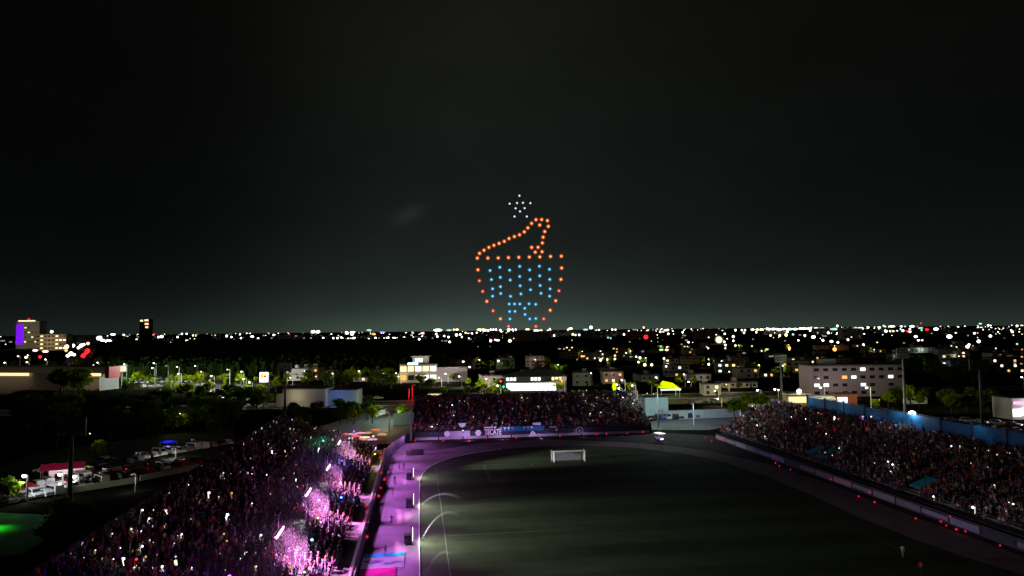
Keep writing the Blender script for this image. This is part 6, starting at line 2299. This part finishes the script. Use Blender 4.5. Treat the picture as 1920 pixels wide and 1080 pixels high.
def crown_mesh(seed, R_, Hc, n, leaf, m_):
    r = np.random.default_rng(seed)
    lobes = [(r.uniform(-.5, .5) * R_, r.uniform(-.5, .5) * R_, r.uniform(.1, .85) * Hc, r.uniform(.35, .62) * R_) for _ in range(9)]
    V, F = [], []
    for i in range(n):
        cx, cy_, cz, cr = lobes[i % 9]
        d = r.normal(size=3)
        d /= np.linalg.norm(d)
        rad = cr * r.uniform(.55, 1.05)
        c = np.array([cx, cy_, cz]) + d * rad * np.array([1, 1, .75])
        a = r.normal(size=3)
        a /= np.linalg.norm(a)
        b_ = np.cross(a, d)
        b_ /= max(np.linalg.norm(b_), 1e-6)
        s = leaf * r.uniform(.5, 1.4)
        k = len(V)
        V += [c - a * s, c + b_ * s * .55 + a * s * .1, c + a * s, c - b_ * s * .55 - a * s * .1]
        F.append((k, k + 1, k + 2, k + 3))
    b = MB()
    b.add(V, F)
    return b.mesh('crown', m_)


def trunk_mesh(seed, h, r0):
    r = np.random.default_rng(seed)
    b = MB()
    top = (r.uniform(-.3, .3), r.uniform(-.3, .3), h)
    b.tube((0, 0, 0), top, r0, r0 * .6, n=7)
    for k in range(5):
        a = 2 * PI * k / 5 + r.uniform(-.3, .3)
        b.tube((top[0], top[1], h - .2), (top[0] + math.cos(a) * h * .5, top[1] + math.sin(a) * h * .5, h + h * r.uniform(.4, .9)), r0 * .5, r0 * .12, n=5)
    return b.mesh('trunk', M_bark)


TREES = []
for k in range(6):
    TREES.append((crown_mesh(k, 3.0, 4.2, 620, .42, M_leaf[k % 3]), trunk_mesh(k, 2.4, .24)))
ROUND = (crown_mesh(77, 2.4, 3.0, 700, .30, M_leaf[2]), trunk_mesh(77, 1.6, .16))


def palm_meshes():
    b = MB()
    for k in range(15):
        a = 2 * PI * k / 15 + .2 * (k % 3)
        up = .9 if k % 3 == 0 else (.35 if k % 3 == 1 else -.1)
        pts = []
        for j in range(6):
            s = j / 5
            pts.append((math.cos(a) * s * 2.4, math.sin(a) * s * 2.4, up * s * 1.6 - 1.5 * s * s))
        nx, ny = -math.sin(a), math.cos(a)
        for j in range(5):
            w0, w1 = .42 * math.sin(PI * min(.95, .15 + j / 5)), .42 * math.sin(PI * min(.98, .15 + (j + 1) / 5))
            p, q = pts[j], pts[j + 1]
            for s in (-1, 1):
                b.add([p, q, (q[0] + s * nx * w1, q[1] + s * ny * w1, q[2] - w1 * .5), (p[0] + s * nx * w0, p[1] + s * ny * w0, p[2] - w0 * .5)], [(0, 1, 2, 3)])
    t = MB()
    for j in range(6):
        t.tube((.1 * math.sin(j * .5), 0, -6 + j), (.1 * math.sin(j * .5 + .5), 0, -5 + j), .18 - .008 * j, .17 - .008 * j, n=7)
    return b.mesh('crown', M_leaf[2]), t.mesh('trunk', M_bark)


PALM = palm_meshes()
trees = []
added_lamps = []


def added_tree_lamp(x, y, z, col, pw, label):  # post and globe added for a tree light with no lamp in view
    o = empty('garden_lamp', (x, y, 0), 0, label, 'lamp', 'lamps lighting trees')
    MB().tube((0, 0, 0), (0, 0, z - .5), .06, .05, n=6).build('pole', M_dark, o)
    MB().ball((0, 0, z - .4), .14, n=8, rings=5).build('lamp_globe', glow('garden_globe', (.9, 1, .6), 3), o)
    lamp('POINT', (0, 0, z), col, pw, o, size=.2)
    added_lamps.append(o)




def tree(p, h, label, proto=None, grp='trees of the town', name='tree'):
    cm, tm = proto or TREES[int(RNG.integers(0, 6))]
    if cm is PALM[0]:
        o = empty('palm_tree', (p.x, p.y, 0), float(RNG.uniform(0, 6)), label, 'palm', 'palms of the streets')
        mesh_obj('crown', cm, o, (0, 0, h))
        t = mesh_obj('trunk', tm, o, (0, 0, h))
        t.scale = (1, 1, h / 6)
        trees.append(o)
        return o
    o = empty(name, (p.x, p.y, 0), float(RNG.uniform(0, 6)), label, 'tree', grp)
    s = h / 6.6
    o.scale = (s * RNG.uniform(.9, 1.25), s * RNG.uniform(.9, 1.25), s)
    mesh_obj('crown', cm, o, (0, 0, 2.4 if proto is not ROUND else 1.6))
    mesh_obj('trunk', tm, o)
    trees.append(o)
    return o


def grove(poly, n, h0, h1, label, protos=None):
    """trees whose feet lie inside a ground patch outlined in the photo"""
    P = [G(*q) for q in poly]
    xs, ys = [p.x for p in P], [p.y for p in P]
    k = tries = 0
    while k < n and tries < n * 60:
        tries += 1
        x, y = RNG.uniform(min(xs), max(xs)), RNG.uniform(min(ys), max(ys))
        ins = False
        for i in range(len(P)):
            a, c = P[i], P[(i + 1) % len(P)]
            if (a.y > y) != (c.y > y) and x < (c.x - a.x) * (y - a.y) / (c.y - a.y) + a.x:
                ins = not ins
        if not ins:
            continue
        pr = None if protos is None else protos[int(RNG.integers(0, len(protos)))]
        tree(Vector((x, y, 0)), RNG.uniform(h0, h1), label, pr)
        k += 1


# dark trees left of the stand, between hall and car park
grove([(0, 850), (50, 790), (200, 775), (205, 815), (120, 842)], 22, 8, 12, 'tall dark tree between the huge hall and the lower left car park')
grove([(200, 785), (430, 785), (480, 802), (300, 818), (200, 825)], 34, 6, 9, 'dark tree of the grove before the far car park')
grove([(75, 745), (160, 745), (155, 732), (85, 732)], 7, 11, 14, 'big dark tree before the middle of the huge hall')
grove([(480, 830), (560, 770), (700, 765), (690, 795), (600, 800), (545, 850)], 20, 3.5, 6, 'dark tree behind the upper end of the long stand')
grove([(95, 1075), (108, 1000), (150, 985), (175, 990), (120, 1060)], 8, 4, 6, 'low dark tree between the car park and the long stand')
grove([(235, 730), (330, 738), (400, 748), (430, 775), (300, 782), (230, 765)], 20, 4, 7, 'dark tree below the far car park')
grove([(335, 740), (480, 752), (500, 775), (400, 772)], 14, 5, 8, 'dark tree below the bright far post')
grove([(600, 778), (715, 772), (700, 798), (620, 805)], 12, 4.5, 6.5, 'brownish dark tree beside the stalls yard')
grove([(520, 712), (740, 706), (745, 728), (620, 732), (530, 726)], 12, 5, 8, 'dark tree along the street behind the cream building')
grove([(240, 708), (460, 712), (470, 736), (330, 736), (240, 722)], 14, 4, 6, 'small lamplit tree in the far car park', [TREES[2], TREES[5], ROUND])
grove([(232, 700), (430, 696), (500, 708), (470, 724), (330, 716), (232, 712)], 26, 4.5, 7, 'lime tree among the cars of the far car park', [TREES[2], TREES[5], TREES[1]])
grove([(230, 690), (330, 688), (520, 700), (520, 708), (330, 698), (230, 698)], 16, 5, 8, 'lamplit tree behind the far car park', [TREES[1], TREES[2], TREES[5]])
grove([(440, 770), (520, 745), (600, 755), (560, 768), (470, 790)], 8, 2.5, 4.5, 'dark tree around the low cream building')
grove([(590, 716), (740, 712), (740, 730), (600, 726)], 12, 6, 9, 'dark tree left of the yellow-lit shop')
grove([(820, 735), (945, 732), (945, 742), (820, 746)], 10, 3, 4.5, 'small lamplit tree on the lawn behind the goal-end stand', [TREES[2], TREES[5], ROUND, TREES[1]])
grove([(1650, 735), (1860, 735), (1900, 700), (1690, 690)], 18, 8, 13, 'tall dark tree right of the four-storey block')
grove([(1640, 770), (1870, 775), (1870, 752), (1660, 750)], 12, 5, 8, 'lamplit tree behind the blue wall', [TREES[1], TREES[2]])
grove([(1370, 790), (1440, 785), (1440, 765), (1370, 765)], 6, 5, 7, 'bushy lamplit tree at the far end of the blue-walled stand', [TREES[2], TREES[1]])
for px, py, h, lb, pr in ((788, 727, 7, 'dark round tree before the yellow-lit shop, left of a pair', TREES[0]), (806, 729, 6, 'dark round tree before the yellow-lit shop, right of a pair', TREES[3]), (571, 757, 7.2, 'bright lime tree glowing against the cream building', TREES[2]), (88, 690, 10, 'round pale tree lit from inside behind the hall roof', ROUND), (102, 690, 8, 'upright lime tree right of the round pale tree', ROUND),
                          (185, 692, 11, 'bright lime tree beside the avenue', TREES[2]), (52, 688, 8, 'lime tree behind the hall roof', TREES[5]), (25, 690, 7, 'dim lime tree at the far end of the hall roof', TREES[5]), (142, 693, 9, 'yellow-green tree in the middle of the avenue', TREES[2]),
                          (1640, 768, 5.5, 'bright yellow-green bush beside the tall pale post', ROUND), (1853, 772, 8, 'yellow-green tree beside the pale floodlight mast', TREES[2]), (1783, 775, 6.5, 'dim olive tree behind the blue wall', TREES[5]),
                          (1090, 746, 5, 'vivid green clipped tree right of the dazzling shop, left of a pair', ROUND), (1078, 746, 4.6, 'vivid green clipped tree right of the dazzling shop, right of a pair', ROUND), (462, 745, 5.5, 'green tree lit by the post left of the pylon sign', TREES[2]),
                          (517, 735, 8, 'olive tree right of the pylon sign', TREES[2]), (182, 858, 6, 'tree with a green-lit top above the car park', ROUND), (346, 812, 6, 'yellow-green lit tree top in the dark grove', TREES[2]), (12, 945, 5, 'green-lit tree at the far left of the car park', TREES[1]),
                          (755, 788, 5.5, 'orange and green lit tree just left of the goal-end stand', TREES[2])):
    tree(G(px, py), h, lb, pr)
for px, py, h, lb in ((1222, 752, 8.5, 'vivid lit palm left of the yellow canopy'), (1234, 753, 7.2, 'shorter lit palm touching the yellow canopy'), (908, 742, 5, 'lamplit palm on the lawn, left'), (925, 744, 5.5, 'lamplit palm on the lawn, right'),
                      (505, 742, 11, 'tall palm right of the pylon sign')):
    p = G(px, py)
    tree(p, h, lb, PALM)
    if px > 1200:
        added_tree_lamp(p.x - 2.5, p.y - 3.5, 4, (.75, 1, .25), 1200, 'low garden lamp lighting a palm by the yellow canopy')
for px, py, z, pw, col in ((571, 752, 5.5, 420, (.85, 1, .2)), (1641, 764, 3.6, 200, (.9, 1, .2)), (1851, 768, 5, 260, (.75, 1, .15)), (1084, 743, 3.2, 240, (.6, 1, .2)), (346, 810, 6.5, 120, (.8, 1, .2)), (182, 856, 6.6, 70, (.6, 1, .2)), (1783, 770, 3.5, 160, (.9, 1, .2)), (1405, 776, 3.5, 200, (.8, 1, .2)),
                           (752, 783, 4, 200, (1, .6, .15)), (12, 938, 4, 60, (.2, 1, .2))):
    p = G(px, py)
    added_tree_lamp(p.x, p.y - 3.2, z, col, pw * (3.2 if p.y > 150 else 1.2), f'low garden lamp lighting a tree {sector(px)}')
for q in quarter:
    for k in range(2):
        a_ = RNG.uniform(0, 6.28)
        tree(Vector((q.location.x + math.cos(a_) * RNG.uniform(3, 9), q.location.y + abs(math.sin(a_)) * 8 - 1, 0)), RNG.uniform(5, 9), f'lamplit tree among the houses {sector(proj(q.location)[0])}', (TREES[1], TREES[2], TREES[5], TREES[4])[int(RNG.integers(0, 4))])
for x, y in lit_spots:
    for s in (-1, 1):
        px_ = proj((x, y, 0))[0]
        if RNG.random() < (.95 if px_ < 530 else .6):
            tree(Vector((x + s * RNG.uniform(2.6, 6), y + RNG.uniform(1.5, 6), 0)), RNG.uniform(4.0, 6.8), f'lime green tree right under a lamp post {sector(px_)}', (TREES[2], TREES[5], TREES[1], ROUND)[int(RNG.integers(0, 4))])
ordinals(trees)
ordinals(added_lamps)

# the far dark wood: one rough canopy of leaf clumps
fb = MB()
nx, ny = 150, 46
r = np.random.default_rng(3)
x0_, x1_ = 196, 1060
grid = []
for j in range(ny + 1):
    dist = 480 + (1900 - 480) * (j / ny) ** 1.5
    row = []
    for i in range(nx + 1):
        pxx = x0_ + 20 * (1 - j / ny) + (770 - x0_ + (60 if j < 10 else 0)) * i / nx
        d = ray(pxx, 640)
        edge_ = min(i, nx - i, j, ny - j)
        h_ = 0 if edge_ == 0 else (8.5 + r.uniform(-2.6, 2.6) + 1.6 * math.sin(i * .7 + j) * math.cos(j * 1.1))
        row.append((d.x / d.y * dist + r.uniform(-2, 2), dist + r.uniform(-5, 5), h_))
    grid += row
fb.add(grid, [(j * (nx + 1) + i, j * (nx + 1) + i + 1, (j + 1) * (nx + 1) + i + 1, (j + 1) * (nx + 1) + i) for j in range(ny) for i in range(nx)])
for k in range(9000):
    g = grid[int(r.integers(0, len(grid)))]
    if g[2] == 0:
        continue
    c = np.array(g) + np.array([r.uniform(-7, 7), r.uniform(-9, 9), r.uniform(-.6, 1.5)])
    a = r.normal(size=3)
    a /= np.linalg.norm(a)
    b_ = np.cross(a, r.normal(size=3))
    b_ /= np.linalg.norm(b_)
    s = r.uniform(.6, 1.5)
    fb.add([c - a * s, c + b_ * s, c + a * s, c - b_ * s], [(0, 1, 2, 3)])
tag(fb.build('woods', M_leaf[0]), 'far dark wood stretching below the town lights', None, None, 'stuff')
